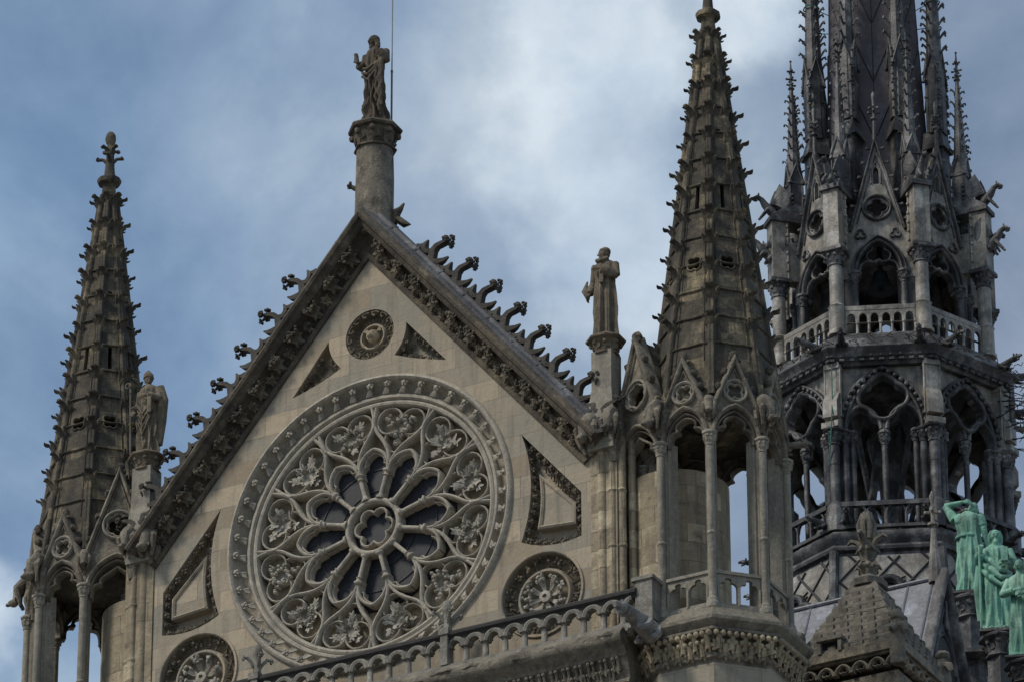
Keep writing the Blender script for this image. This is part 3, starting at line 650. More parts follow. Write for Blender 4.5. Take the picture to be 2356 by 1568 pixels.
def body(mb,H,lean=0,fd=None,hem=.15,wid=1.,fa=1.,sway=0.,back=False):
    F=fd or [(9,6,.10,.4),(15,-9,.06,1.1),(23,3,.035,2.)]
    s=[]
    for z,rx,ry,f in ((.0,hem*1.02,hem*.82,1.2),(.03,hem*1.03,hem*.84,1.2),(.10,hem*.97,hem*.78,1.15),(.2,hem*.92,hem*.74,1.1),(.3,.128,.100,1.),(.4,.124,.096,.9),(.48,.122,.094,.8),(.55,.116,.088,.7),(.62,.108,.082,.55),(.68,.112,.083,.5),(.74,.122,.086,.4),(.79,.128,.083,.3),(.82,.115,.072,.2),(.845,.075,.055,.1),(.865,.04,.04,0)):
        s.append((z*H,(lean*z+sway*sin(PI*z))*H,0,rx*H*wid,ry*H,f*fa))
    dense=[]
    for a,b_ in zip(s,s[1:]):
        for i in range(4): t=i/4; dense.append(tuple(a[j]*(1-t)+b_[j]*t for j in range(6)))
    dense.append(s[-1]); loft(mb,dense,F,96)
def feet(mb,H,dx=.05,y=-.12):
    for s in (-1,1): tube(mb,[(s*dx*H,-.02*H,.035*H),(s*(dx+.008)*H,y*.75*H,.024*H),(s*(dx+.012)*H,y*1.05*H,.013*H)],[.03*H,.024*H,.016*H],9)
def swag(mb,pts,r,n=8): tube(mb,pts,r,n,.6)
# 1 central figure
H=2.2; m=MB(); body(m,H,fd=[(8,5,.14,.9),(13,-6,.08,1.5),(21,3,.04,2.)],sway=-.012,wid=.76); feet(m,H)
head(m,(-.015*H,-.02*H,.925*H),H,R(-25),R(8),'long',True)
arm(m,(-.105*H,0,.80*H),(-.125*H,-.03*H,.66*H),(-.135*H,-.10*H,.69*H),H,1.5,(-.25,-.2,1),(0,-1,0),.3)
tube(m,[(-.13*H,-.11*H,.68*H),(-.155*H,-.11*H,.79*H)],[.018*H,.022*H],8)
arm(m,(.105*H,0,.80*H),(.135*H,-.02*H,.67*H),(.075*H,-.10*H,.79*H),H,1.5,(.15,-.15,1),(0,1,0),.15)
for i,(x,z0,z1) in enumerate(((.10,.70,.10),(.065,.66,.22),(.125,.68,.16))):   # cascading drapery from the left arm
    tube(m,[(x*H,-.08*H,z0*H)]+[((x+.006*(-1)**j)*H,(-.085-.006*(j%2))*H,(z0+(z1-z0)*j/8)*H) for j in range(1,9)],[.018*H,.022*H]*4+[.016*H],8,.6)
for j in range(3): tube(m,[(-.115*H,-.06*H,(.64-.04*j)*H),(-.03*H,-.09*H,(.60-.06*j)*H),(.10*H,-.07*H,(.68-.03*j)*H)],[.014*H,.022*H,.014*H],8)
sph(m,(0,0,.0),(.17*H,.14*H,.035*H),20,6)
for i in range(1): pass
topM=stone('black_statue_stone',(.12,.092,.06),(.075,.06,.042),2.2,dark=(.02,.017,.014),da=.5,light=(.2,.16,.1),la=.2,bump=.4,soft=1)
st=finish(m,'statue_of_robed_man',topM,.0115,(-.0,.1,68.1),R(-4)); tag(st,'dark stone statue of a long-haired robed man standing on the column at the gable tip','statue')
st.scale=(1.08,1.08,1.08)
# 2 bishop
H=2.05; m=MB(); body(m,H,fd=[(9,4,.12,.2),(14,-5,.07,1.5),(22,3,.04,2.)],hem=.135,wid=.98); feet(m,H)
head(m,(.0,-.02*H,.925*H),H,R(48),R(-8),'short',False,True)
arm(m,(-.11*H,0,.80*H),(-.145*H,-.0,.63*H),(-.125*H,-.12*H,.52*H),H,1.5,(.1,-.4,-.5),(0,-1,.3),.7)
arm(m,(.11*H,0,.80*H),(.155*H,-.02*H,.66*H),(.03*H,-.13*H,.69*H),H,1.5,(-1,-.1,.05),(0,-1,0),.25)
tube(m,[(.13*H,.0,.82*H),(.17*H,.02*H,.65*H),(.15*H,.03*H,.4*H),(.12*H,.03*H,.12*H)],[.05*H,.06*H,.055*H,.045*H],12,.6)  # cope down the side
for j in range(4): tube(m,[(-.09*H,-.08*H,(.60-.055*j)*H),(.0,-.115*H,(.47-.085*j)*H),(.09*H,-.085*H,(.60-.045*j)*H)],[.015*H]*3,7)
box(m,Fr((.09*H,-.12*H,.46*H)),-.026*H,.026*H,-.012*H,.012*H,0,.19*H)
st=finish(m,'statue_of_bishop',statM,.0112,(-5.69,.1,61.3),R(-3)); tag(st,'stone statue of a mitred bishop with crozier standing on the pillar left of the gable','statue')
k=MB(); x,y=-.135*H,-.15*H
tube(k,[(x+.02,y+.02,.0),(x,y,.5*H),(x-.02,y,.80*H)],.022,8); lathe(k,[(.02,0),(.045,.02),(.02,.05)],(x-.015,y,.74*H),8)
tube(k,[(x-.02-.075+.075*cos(R(a))*(1-a/900),y,.84*H+.075*sin(R(a))*(1-a/900)) for a in range(-30,450,30)],[.018-.0006*i for i in range(16)],6)
o=obj('crozier',k,statM); o.parent=st; o.matrix_parent_inverse=Matrix.Identity(4)
# 3 deacon
H=2.25; m=MB(); body(m,H,fd=[(8,0,.12,.7),(13,0,.07,1.5),(20,1,.04,2.)],hem=.128,wid=.92); feet(m,H)
head(m,(.0,-.02*H,.925*H),H,R(-66),0,'short',False)
arm(m,(-.105*H,0,.80*H),(-.135*H,-.0,.63*H),(-.15*H,-.05*H,.50*H),H,1.3,(-.3,-.2,-1),(-1,0,0),.4)
tube(m,[(-.155*H,-.06*H,.46*H),(-.19*H,-.07*H,.55*H),(-.165*H,-.05*H,.66*H)],[.02*H,.03*H,.01*H],8,.5)
arm(m,(.105*H,0,.80*H),(.145*H,-.03*H,.655*H),(-.01*H,-.12*H,.735*H),H,1.9,(-1,-.2,.3),(0,-1,0),.5)
tube(m,[(-.06*H,-.06*H,.85*H),(.0,-.085*H,.83*H),(.065*H,-.05*H,.855*H)],[.022*H]*3,8)
box(m,Fr((.02*H,-.11*H,.57*H)),-.022*H,.022*H,-.012*H,.012*H,0,.15*H)
st=finish(m,'statue_of_deacon',statM,.0115,(5.69,.1,61.28),R(-2)); tag(st,'short-haired stone man in vestments looking left, on the pillar right of the gable','statue')

# ------------------------------------------------------------------ beasts
def beast(seed,long=False):
    random.seed(seed); k=MB()
    if long:      # gargoyle stretching outwards (-y)
        tube(k,[(0,.35,-.12),(0,.0,-.05),(0,-.35,.0),(0,-.62,.06),(0,-.82,.05)],[.20,.19,.15,.12,.13],10)
        sph(k,(0,-.92,.07),(.13,.17,.12),10,7); tube(k,[(0,-.95,.09),(0,-1.13,.08),(0,-1.2,.06)],[.09,.07,.05],8); tube(k,[(0,-.93,-.02),(0,-1.08,-.07)],[.06,.04],7)
        for s in (-1,1):
            sph(k,(s*.1,-.86,.18),(.035,.05,.07),6,4); sph(k,(s*.06,-1.0,.16),(.035,.04,.03),6,4)
            tube(k,[(s*.15,-.05,0),(s*.2,-.25,-.14),(s*.14,-.42,-.22),(s*.14,-.52,-.2)],[.09,.075,.05,.05],7)
            tube(k,[(s*.12,.25,-.1),(s*.2,.1,-.26),(s*.15,-.05,-.3)],[.1,.08,.05],7)
    else:         # hunched animal clinging below the gablet
        tube(k,[(0,.15,.48),(0,-.10,.42),(0,-.26,.24),(0,-.30,.02),(0,-.34,-.14)],[.15,.21,.20,.15,.12],10)
        sph(k,(0,-.44,-.2),(.12,.16,.11),10,7); sph(k,(0,-.56,-.25),(.075,.09,.06),8,5)
        for s in (-1,1):
            sph(k,(s*.11,-.36,-.1),(.04,.04,.07),6,4); sph(k,(s*.055,-.53,-.16),(.03,.03,.025),6,4)
            tube(k,[(s*.15,-.16,.3),(s*.24,-.3,.12),(s*.19,-.26,-.12),(s*.13,-.2,-.32)],[.1,.085,.06,.05],7)
            tube(k,[(s*.14,.02,.1),(s*.22,-.06,-.15),(s*.12,-.02,-.4)],[.1,.08,.05],7)
        tube(k,[(0,.0,-.1),(0,.05,-.45)],[.16,.09],8)
    return rough(k,.035,5,seed)
def place(src,mb,name,mat,par,M):
    if src is None: src=obj(name,mb,mat,par); src.matrix_basis=M; return src
    inst(src,M,par); return src

# ------------------------------------------------------------------ corner turrets
beastA=mesh(beast(1),'beast',turM); beastB=mesh(beast(2),'beast',turM); beastL=mesh(beast(3,True),'gargoyle',turM)
def mobj(name,me,par,M):
    o=bpy.data.objects.new(name,me); COL.objects.link(o); o.parent=par; o.matrix_parent_inverse=par.matrix_basis.inverted(); o.matrix_basis=M; return o
MESH={}
def once(key,fn):
    if key not in MESH: MESH[key]=fn()
    return MESH[key]
def fr8(c,ap,al): return Fr((c[0]+ap*cos(al),c[1]+ap*sin(al),0),(-sin(al),cos(al),0),(cos(al),sin(al),0))
def m_column():
    k=MB(); tube(k,[(0,0,54.5),(0,0,56.2),(0,0,56.21),(0,0,58.12)],[.088,.086,.09,.086],12)
    lathe(k,[(.15,54.32),(.15,54.44),(.12,54.48),(.125,54.52),(.09,54.58)],n=8,a0=R(22.5)); lathe(k,[(.09,56.0),(.105,56.02),(.105,56.06),(.09,56.08)],n=12); return mesh(k,'colonnette',shaftM)
def m_cap():
    k=MB(); capital(k,(0,0,58.06),.09,.165,.34,8,R(22.5),8); return mesh(rough(k,.006,20),'capital',shaftM)
def m_jamb():
    k=MB(); box(k,Fr((0,0,0)),-.11,.11,-.38,-.13,54.3,58.4); box(k,Fr((0,0,0)),-.06,.06,-.14,-.07,54.4,58.35); return mesh(k,'jamb',shaftM)
def gabl(a,za,foot_,spring,archk,oz,orr,nf,roofl,key):
    def f():
        k=MB(); F=Fr((0,0,0)); ar=parch(-a+.10,a-.10,spring,archk,10)
        outl=[(-a-.02,58.35),(-a-.02,foot_),(0,za),(a+.02,foot_),(a+.02,58.35)]+[(a-.10,58.35)]+list(reversed(ar))+[(-a+.10,58.35)]
        hole=circ(0,oz,orr,28)
        panel(k,F,outl,[hole],-.26,-.02)
        bar(k,F,[(-a-.03,foot_-.05),(0,za+.02),(a+.03,foot_-.05)],.055,-.25,.10)
        bar(k,F,shrink([(-a+.08,foot_+.12),(0,za-.16),(a-.08,foot_+.12)],.93),.018,-.1,.03)
        a2=parch(-a+.07,a-.07,spring,archk,12); bar(k,F,a2,.05,-.22,.09); bar(k,F,parch(-a+.15,a-.15,spring,archk,10),.02,-.3,.0)
        return mesh(k,'gablet',turM)
    def g():
        k=MB(); F=Fr((0,0,0)); bar(k,F,circ(0,oz,orr+.015,30),.035,-.2,.07,True); bar(k,F,foil(0,oz,orr*.88,nf,None,90 if nf>4 else 45,6),.026,-.16,.03,True); return mesh(k,'oculus_tracery',shaftM)
    def h():      # arch cusps
        k=MB(); F=Fr((0,0,0)); hw=a-.16
        for s in (-1,1):
            p=bez((s*hw,spring-.12),(s*(hw+.0),spring+.12),(s*(hw-.03),spring+.24),(s*(hw-.22),spring+.22),8); bar(k,F,p,.028,-.24,-.03)
            p=bez((s*(hw-.22),spring+.22),(s*(hw-.10),spring+.36),(s*hw*.35,spring+.52*archk*1.2),(0,spring+(2*a-.3)*archk*.78),8); bar(k,F,p,.028,-.24,-.03)
        return mesh(k,'arch_cusps',turM)
    def r():      # ridge roof back to the spire, with worn crockets on the rake
        k=MB(); k.add([(-a,.2,foot_),(0,.0,za+.02),(a,.2,foot_),(-a*.9,roofl,foot_),(0,roofl,za+.02),(a*.9,roofl,foot_)],[(0,1,4,3),(1,2,5,4)])
        for s in (-1,1):
            for j in range(3):
                t=.28+.26*j; x=s*a*t; z=za-(za-foot_)*t; sph(k,(x+s*.06,-.0,z+.07),(.085,.10,.095),7,5); tube(k,[(x,.05,z),(x+s*.10,-.02,z+.10)],[.07,.05],6)
        sph(k,(0,.03,za+.10),(.10,.11,.13),8,6); sph(k,(-.08,.0,za+.02),(.06,.06,.06),6,4); sph(k,(.09,.0,za),(.06,.06,.06),6,4)
        return mesh(rough(k,.03,8),'gablet_roof',spireM)
    return once(key+'p',f),once(key+'o',g),once(key+'c',h),once(key+'r',r)
def rv(z): return 1.03*.126*(70.30-z)
def m_face():
    z0,z1=59.3,68.95; k=MB(); c=cos(R(22.5)); b0=rv(z0)*c; b1=rv(z1)*c
    ev=V((0,b0-b1,z1-z0)); Ls=ev.length; F=Fr((0,-b0,z0),(1,0,0),(0,-ev.z,ev.y),ev); t=lambda z:(z-z0)/(z1-z0)*Ls
    w0=rv(z0)*sin(R(22.5)); w1=rv(z1)*sin(R(22.5))
    holes=[foil(0,t(62.72),.165,4,None,45,4),[(-.045,t(64.15)),(.045,t(64.15)),(.045,t(64.80)),(-.045,t(64.80))],foil(0,t(66.2),.07,4,None,45,2)]
    panel(k,F,[(-w0,0),(w0,0),(w1,Ls),(-w1,Ls)],holes,-.13,0)
    bar(k,F,foil(0,t(62.72),.19,4,None,45,5),.02,-.02,.035,True)
    zr=[68.9-.69*i for i in range(13)]
    for z in zr:      # scalloped course joints
        w=rv(z)*sin(R(22.5)); bar(k,F,[(-w,t(z)-.02),(-w*.5,t(z)+.012),(0,t(z)-.0),(w*.5,t(z)+.012),(w,t(z)-.02)],.022,-.02,.045)
    for s in (-1,1): bar(k,F,[(s*w0*.95,0),(s*w1*.85,Ls)],.06,-.02,.065); 
    for s in (-1,1): bar(k,F,[(s*w0*.62,t(60.2)),(s*w1*.55,Ls)],.012,-.02,.018)
    return mesh(rough(k,.012,5),'spire_face',spireM)
def m_crock():
    k=MB()            # grows along an arris: z up, outwards -y
    def ribbon(pts,ws,th):
        vs=[];n=len(pts)
        for (y,z),wd,e in zip(pts,ws,th): vs+=[(-wd,y-e*.4,z),(0,y-e,z),(wd,y-e*.4,z),(wd*.7,y+e,z-e),(-wd*.7,y+e,z-e)]
        k.add(vs,[(i*5+j,i*5+(j+1)%5,i*5+5+(j+1)%5,i*5+5+j) for i in range(n-1) for j in range(5)]+[(0,1,2,3,4),tuple(range(n*5-5,n*5))])
    ribbon([(.03,-.44),(-.03,-.30),(-.08,-.17),(-.15,-.08),(-.23,-.045),(-.30,-.035)],[.06,.10,.12,.10,.075,.115],[.04,.08,.10,.085,.045,.04])
    ribbon([(-.28,-.035),(-.31,.0),(-.315,-.05)],[.08,.07,.05],[.03,.03,.02])
    for s in (-1,1): tube(k,[(s*.04,.0,-.40),(s*.12,-.05,-.20),(s*.15,-.12,-.08),(s*.19,-.17,-.04)],[.03,.045,.045,.02],6)
    return mesh(rough(k,.012,9),'crocket',spireM)
def balls_mesh():
    k=MB()
    for sx in (-.06,.06): sph(k,(sx,-.10,0),(.055,.06,.055),8,6)
    tube(k,[(0,0,-.26),(0,-.035,-.12),(0,-.08,-.02)],[.05,.05,.05],6); leaf(k,Matrix.Translation((0,0,-.32)),.28,5,.25)
    return mesh(rough(k,.01,14),'leaf_corbel',drumM)
def turret(s):
    C=(s*7.64,1.24); r=1.5; ap=r*cos(R(22.5)); a=r*sin(R(22.5))
    lab='right hand octagonal stone turret with open colonnade, balustrade and tall crocketed spire' if s>0 else 'left hand octagonal stone turret with crocketed spire complete to its leafy tip'
    T=empty('corner_turret',(C[0],C[1],53.3),lab,'turret','open spired turrets flanking the gable')
    k=MB(); lathe(k,[(1.62,0),(1.62,53.12),(1.70,53.16),(1.70,53.24),(1.66,53.30),(1.72,53.5),(1.80,53.66),(1.88,53.70),(1.88,53.74),(1.84,53.78),(1.92,53.85),(1.97,53.91),(1.97,53.99),(1.91,54.06),(1.80,54.16),(1.70,54.28),(.1,54.32)],(C[0],C[1],0),8,R(22.5)); 
    obj('base',k,ledgeM,T,30)
    k=MB(); lathe(k,[(1.625,0),(1.625,53.05)],(C[0],C[1],0),8,R(22.5)); b=obj('base_wall',k,wallM,T)
    for q in range(8):
        al=R(-90+45*q); F=fr8(C,1.70*cos(R(22.5)),al)
        if s<0 and q not in (0,1,2,7): continue
        if q in (0,1,2,7,6):
            for i in range(5): mobj('leaf_corbel',once('ball',balls_mesh),T,F.M(-.56+.28*i,.05,53.62,0,1.2))
            for i in range(4): mobj('leaf_corbel',once('ball',balls_mesh),T,F.M(-.42+.28*i,-.0,53.46,0,1.1))
    bigq=-1 if s>0 else 1            # the face towards the gable carries the larger gablet
    for q in range(-3,5):
        al=R(-90+45*q); F=fr8(C,ap,al); va=al+R(22.5); W=Fr((C[0]+r*cos(va),C[1]+r*sin(va),0),(-sin(va),cos(va),0),(cos(va),sin(va),0))
        o=mobj('colonnette',once('col',m_column),T,W.M()); mobj('capital',once('cap',m_cap),o,W.M())
        if q in (-2,-1,0,1,2) or q==(-3 if s>0 else 3): mobj('jamb',once('jamb',m_jamb),T,W.M())
        if q==bigq:
            p0=V((s*7.07,-.15,0)); p1=V((s*5.72,.40,0)); mid=(p0+p1)/2; eu=(p0-p1).normalized()*s; F2=Fr(mid,eu,(eu.y,-eu.x,0)); ms=gabl(.735,61.12,58.95,58.20,.68,59.80,.32,6,1.3,'big')
        else: F2=F; ms=gabl(a,60.16,58.80,58.37,.74,59.42,.235,4 if q!=0 or s<0 else 4,.5,'sm')
        gb=mobj('gablet',ms[0],T,F2.M())
        for nm,me in zip(('oculus_tracery','arch_cusps','gablet_roof'),ms[1:]): mobj(nm,me,gb,F2.M())
        # railing
        if not (q==bigq or q==bigq*2):
            def m_rail():
                k=MB(); F0=Fr((0,0,0)); w=a-.10
                hs=[]; 
                outer=[(-w,54.36),(-w,55.14),(w,55.14),(w,54.36)]
                for x0,x1 in ((-w+.05,-.035),(.035,w-.05)):
                    m=(x0+x1)/2; h=(x1-x0)/2; hs.append([(x0,54.50),(x1,54.50),(x1,54.86)]+arc(m+h*.45,54.86,h*.55,0,100,4)+arc(m,54.97,h*.5,40,140,4)+arc(m-h*.45,54.86,h*.55,80,180,4))
                panel(k,F0,outer,hs,-.10,-.02); box(k,F0,-w-.02,w+.02,-.13,.02,55.14,55.21); box(k,F0,-w-.02,w+.02,-.13,.01,54.34,54.44)
                for x in (-w+.02,0,w-.02): tube(k,[(x,-.0,54.44),(x,.0,54.86)],.028,8)
                return mesh(k,'railing',shaftM)
            mobj('railing',once('rail',m_rail),T,F.M())
        # carved beasts on the angles
        if q in (-2,-1,0,1,2,3):
            if s>0 and q==2: mobj('beast',beastL,T,W.M(0,-.18,58.72,0,.62))
            elif s>0 and q==0-0 and False: pass
            else: mobj('beast',(beastA,beastB)[q%2],T,W.M(0,.0,58.90,0,.80 if q!=0 else .52))
    # dark ceiling and drum below the spire
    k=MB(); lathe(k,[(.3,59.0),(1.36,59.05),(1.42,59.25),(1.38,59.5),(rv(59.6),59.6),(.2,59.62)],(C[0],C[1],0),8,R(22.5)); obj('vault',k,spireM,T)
    SC=(s*7.70 if s>0 else -7.66,C[1])
    for q in range(8):
        al=R(-90+45*q); mobj('spire_face',once('sf',m_face),T,Matrix.Translation((SC[0],SC[1],0))@Matrix.Rotation(al+PI/2,4,'Z'))
    for i in range(12):
        z=68.9-.69*i; rr=rv(z)-.02
        for q in range(8):
            va=R(-67.5+45*q); W=Fr((SC[0]+rr*cos(va),SC[1]+rr*sin(va),0),(-sin(va),cos(va),0),(cos(va),sin(va),0))
            mobj('crocket',once('cr',m_crock),T,W.M(0,0,z+rnd(-.03,.03),rnd(-.06,.06),(.78+.016*i)*rnd(.8,1.12)))
    k=MB(); cx,cy=SC
    lathe(k,[(.19,68.8),(.15,69.22),(.16,69.25),(.26,69.30),(.28,69.36),(.27,69.42),(.18,69.47),(.13,69.52),(.10,69.9),(.085,70.3),(.07,70.42),(.10,70.5),(.125,70.62),(.11,70.76),(.06,70.84),(.0,70.86)],(cx,cy,0),10)
    for z,l in ((70.02,.26),(70.32,.20)):
        for j in range(4):
            aa=R(22+90*j+(45 if z>70.2 else 0)); d=V((cos(aa),sin(aa),0)); p=V((cx,cy,z)); tube(k,[p-V((0,0,.14))+d*.05,p+d*l*.6,p+d*l,p+d*l*1.15+V((0,0,.03))],[.05,.045,.05,.06],6); knobv(k,p+d*l*1.1,.05,d,4)
    k.v=[(x,y,z if z<69.5 else 69.5+(z-69.5)*.88) for x,y,z in k.v]; obj('finial',rough(k,.012,9),spireM,T)
    # stair drum and clustered shafts joining the gable
    k=MB(); lathe(k,[(1.10,53.9),(1.10,58.0),(.95,58.02),(.95,53.9)],(s*(6.70 if s>0 else 6.22),1.35,0),40)
    obj('stair_drum',rough(k,.006,4),drumM,T)
    k=MB(); box(k,Fr((0,0,0)),*( (5.36,5.98) if s>0 else (-5.98,-5.36)),-1.2,.03,53.9,59.3)
    for x,y,rr in ((5.62,.0,.10),(5.86,.0,.085),(6.02,.10,.10),(6.17,.3,.085)): tube(k,[(s*x,y,53.9),(s*x,y,58.9)],rr,10)
    for z in (54.9,56.3,57.6):
        for x,y,rr in ((5.86,.0,.085),(6.02,.10,.10)): lathe(k,[(rr,z),(rr*1.2,z+.03),(rr*1.2,z+.07),(rr,z+.1)],(s*x,y,0),10)
    obj('clustered_shafts',rough(k,.012,4),drumM,T)
    for x,y,z,sc,ro in ((5.40,-.08,58.95,.9,0),(5.93,-.08,59.08,.75,0)): mobj('beast',(beastA if sc>.8 else beastB),T,Fr((s*x,y,0),(1,0,0),(0,-1,0)).M(0,0,z,0,sc))
    k=MB(); lathe(k,[(.1,58.3),(.16,58.6),(.22,58.75)],(s*5.9,.0,0),8); obj('corbel',k,turM,T)
    return T
turret(1); turret(-1)

# ------------------------------------------------------------------ parapet
pr=empty('parapet',(2,-.6,54.2),'grey stone balustrade with cusped arches crossing the foot of the gable','balustrade')
FP=Fr((0,-.6,0)); x0=2.25
k=MB(); 
vs=[];prf=[(-.14,54.86),(-.10,54.90),(-.02,54.95),(.02,54.95),(.10,54.90),(.14,54.86),(.14,54.80),(.08,54.76),(.07,54.70),(-.07,54.70),(-.08,54.76),(-.14,54.80)]
m=len(prf); vs=[(x,-.6-d,z) for x in (-6.4,6.72) for d,z in prf]; k.add(vs,[(i,(i+1)%m,m+(i+1)%m,m+i) for i in range(m)]+[tuple(range(m)),tuple(range(m,2*m))]); obj('hand_rail',k,railM,pr)
k=MB(); box(k,FP,-6.4,6.72,-.15,.13,54.02,54.11); box(k,FP,-6.4,6.72,-.11,.09,54.11,54.15); obj('sill',k,paraM,pr)
def m_bal():
    k=MB(); lathe(k,[(.10,54.13),(.10,54.18),(.068,54.22),(.064,54.49),(.082,54.50),(.07,54.53)],n=8,a0=R(22.5)); F0=Fr((0,0,0))
    for s in (-1,1):
        p=bez((s*.03,54.50),(s*.045,54.62),(s*.11,54.71),(s*.2295,54.715),10); sweep(k,F0,p,[(-.055,-.10),(-.055,.10),(0,.12),(.05,.08),(.05,-.08),(0,-.10)] if s>0 else [(.055,-.10),(.055,.10),(0,.12),(-.05,.08),(-.05,-.08),(0,-.10)]); k.add([F0.p(s*.01,d,z) if x==0 else F0.p(x,d,z) for d in (-.06,.06) for x,z in ((0,54.5),(0,54.78),(s*.20,54.78),(s*.06,54.70))],[(0,1,2,3),(4,5,6,7),(0,3,7,4),(3,2,6,7),(0,1,5,4)])
        p=bez((s*.06,54.575),(s*.08,54.555),(s*.11,54.54),(s*.135,54.565),5); bar(k,F0,p,.028,-.07,.08)
    return mesh(k,'baluster',paraM)
xs=[x0+.4595*i for i in range(-18,10)]
for i,x in zip(range(-18,10),xs):
    if i%10==0: continue
    mobj('baluster',once('bal',m_bal),pr,FP.M(x,0,0))
def m_pier():
    k=MB(); F0=Fr((0,0,0)); box(k,F0,-.085,.085,-.13,.15,54.13,54.96); 
    for s in (-1,1):
        p=bez((s*.05,54.52),(s*.10,54.64),(s*.13,54.70),(s*.24,54.71),8); bar(k,F0,p,.04,-.08,.09); bar(k,F0,bez((s*.08,54.575),(s*.09,54.55),(s*.13,54.535),(s*.15,54.55),5),.022,-.07,.07)
    box(k,F0,-.12,.12,-.17,.18,54.82,54.97); return mesh(k,'pier',paraM)
def m_fin():
    k=MB(); lathe(k,[(.14,54.95),(.09,55.05),(.075,55.3),(.07,55.36),(.10,55.42),(.115,55.52),(.08,55.64),(.0,55.70)],n=8)
    for j in range(4):
        a=R(45+90*j); d=V((cos(a),sin(a),0)); p=V((0,0,55.2)); tube(k,[p+d*.05-V((0,0,.08)),p+d*.13+V((0,0,.05)),p+d*.22+V((0,0,.15)),p+d*.3+V((0,0,.13))],[.035,.04,.04,.03],6); knobv(k,p+d*.3+V((0,0,.13)),.065,d,5)
    return mesh(rough(k,.012,12),'finial',paraM)
for x in (x0-4.595,x0,x0-9.19+.6):
    mobj('pier',once('pier',m_pier),pr,FP.M(x,0,0)); mobj('finial',once('fin',m_fin),pr,FP.M(x,0,0))
k=MB(); box(k,Fr((6.86,-.5,0)),-.17,.22,-.2,.16,54.15,55.06); box(k,Fr((6.86,-.5,0)),-.24,.26,-.26,.2,55.06,55.14); box(k,Fr((6.86,-.5,0)),-.2,.24,-.22,.2,54.15,54.28); obj('end_pier',k,paraM,pr)
gl=beast(9,True)
lionM=stone('bleached_gargoyle_stone',(.36,.35,.31),(.22,.21,.19),2,dark=(.07,.065,.06),da=.4,bump=.4)
o=obj('gargoyle',gl,lionM,pr); o.matrix_basis=Matrix.Translation((6.98,-.80,53.98))@Matrix.Rotation(R(-10),4,'Z')@Matrix.Diagonal((1.15,.85,1.15,1))

# ------------------------------------------------------------------ lead tower over the crossing
FC=(3.27,19.96)
fl=empty('crossing_spire',(FC[0],FC[1],58),'dark lead covered octagonal belfry spire with open arcades, gables and pinnacles','spire')
AL=[R(-67.5+45*k) for k in range(8)]; VA=[a+R(22.5) for a in AL]
vis=(0,1,2,6,7)
def ff(ap,k): return fr8(FC,ap,AL[k])
def vf(r,k): va=VA[k]; return Fr((FC[0]+r*cos(va),FC[1]+r*sin(va),0),(-sin(va),cos(va),0),(cos(va),sin(va),0))
k=MB(); lathe(k,[(4.3,54),(3.75,60),(3.45,62.4),(3.26,64.0),(3.36,64.05),(3.38,64.12),(3.34,64.2),(3.42,64.3),(3.46,64.38),(3.46,64.46),(3.3,64.58),(3.0,64.62),(.2,64.63)],(FC[0],FC[1],0),8,VA[0]); obj('base',k,leadM,fl,30)
def m_skirt():
    k=MB(); r0,r1=3.75,3.32; z0,z1=60.,64.0; c=cos(R(22.5)); ev=V((0,(r0-r1)*c,z1-z0)); F=Fr((0,-r0*c,z0),(1,0,0),(0,-ev.z,ev.y),ev)
    for s in (-1,1):
        for i in range(-4,6): 
            xa=-1.35;xb=1.35; ya=i*1.0+ (0 if s>0 else .3); yb=ya+2.7*1.15
            if s<0: xa,xb=xb,xa
            pts=[(xa+(xb-xa)*t,ya+(yb-ya)*t) for t in [j/20 for j in range(21)]]; pts=[p for p in pts if 0<p[1]<3.95]
            if len(pts)>1: bar(k,F,[pts[0],pts[-1]],.035,-.02,.05)
    return mesh(k,'lattice_rib',seamM)
def m_oval():
    k=MB(); r0,r1=3.75,3.32; c=cos(R(22.5)); ev=V((0,(r0-r1)*c,4.0)); F=Fr((0,-r0*c,60),(1,0,0),(0,-ev.z,ev.y),ev)
    bar(k,F,foil(0,2.6,.62,4,None,0,7),.09,-.02,.18,True); bar(k,F,foil(0,2.6,.52,4,None,0,7),.04,-.02,.12,True)
    for j in range(-4,5):
        bar(k,F,[(-.4,2.6+j*.12-.2),(.4,2.6+j*.12+.2)],.01,0,.05); bar(k,F,[(-.4,2.6+j*.12+.2),(.4,2.6+j*.12-.2)],.01,0,.05)
    return mesh(k,'quatrefoil_window',seamM)
def m_skirtpanel():
    k=MB(); r0,r1=3.75,3.32; c=cos(R(22.5)); ev=V((0,(r0-r1)*c,4.0)); F=Fr((0,-r0*c,60),(1,0,0),(0,-ev.z,ev.y),ev)
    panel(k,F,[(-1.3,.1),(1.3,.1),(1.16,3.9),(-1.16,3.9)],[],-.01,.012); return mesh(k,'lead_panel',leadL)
for q in vis:
    M=Matrix.Translation((FC[0],FC[1],0))@Matrix.Rotation(AL[q]+PI/2,4,'Z')
    mobj('lead_panel',once('skp',m_skirtpanel),fl,M); mobj('lattice_rib',once('sk',m_skirt),fl,M); mobj('quatrefoil_window',once('ov',m_oval),fl,M)
    k=MB()
r1=3.08; ap1=r1*cos(R(22.5)); a1=r1*sin(R(22.5))
def m_ribpost():
    k=MB(); tube(k,[(0,-.0,60.),(0,-.0,64.0)],.12,8); lathe(k,[(.12,62.2),(.2,62.3),(.16,62.5),(.22,62.6),(.1,62.75)],n=8); return mesh(k,'angle_rib',leadM)
for q in range(8): 
    va=VA[q]; o=mobj('angle_rib',once('rp',m_ribpost),fl,Matrix.Translation((FC[0]+3.52*cos(va),FC[1]+3.52*sin(va),0)))
    o.matrix_basis=Matrix.Translation((FC[0]+3.52*cos(va),FC[1]+3.52*sin(va),62.2))@Matrix.Rotation(va,4,'Z')@Matrix.Rotation(-.098,4,'Y')@Matrix.Translation((0,0,-62.2))
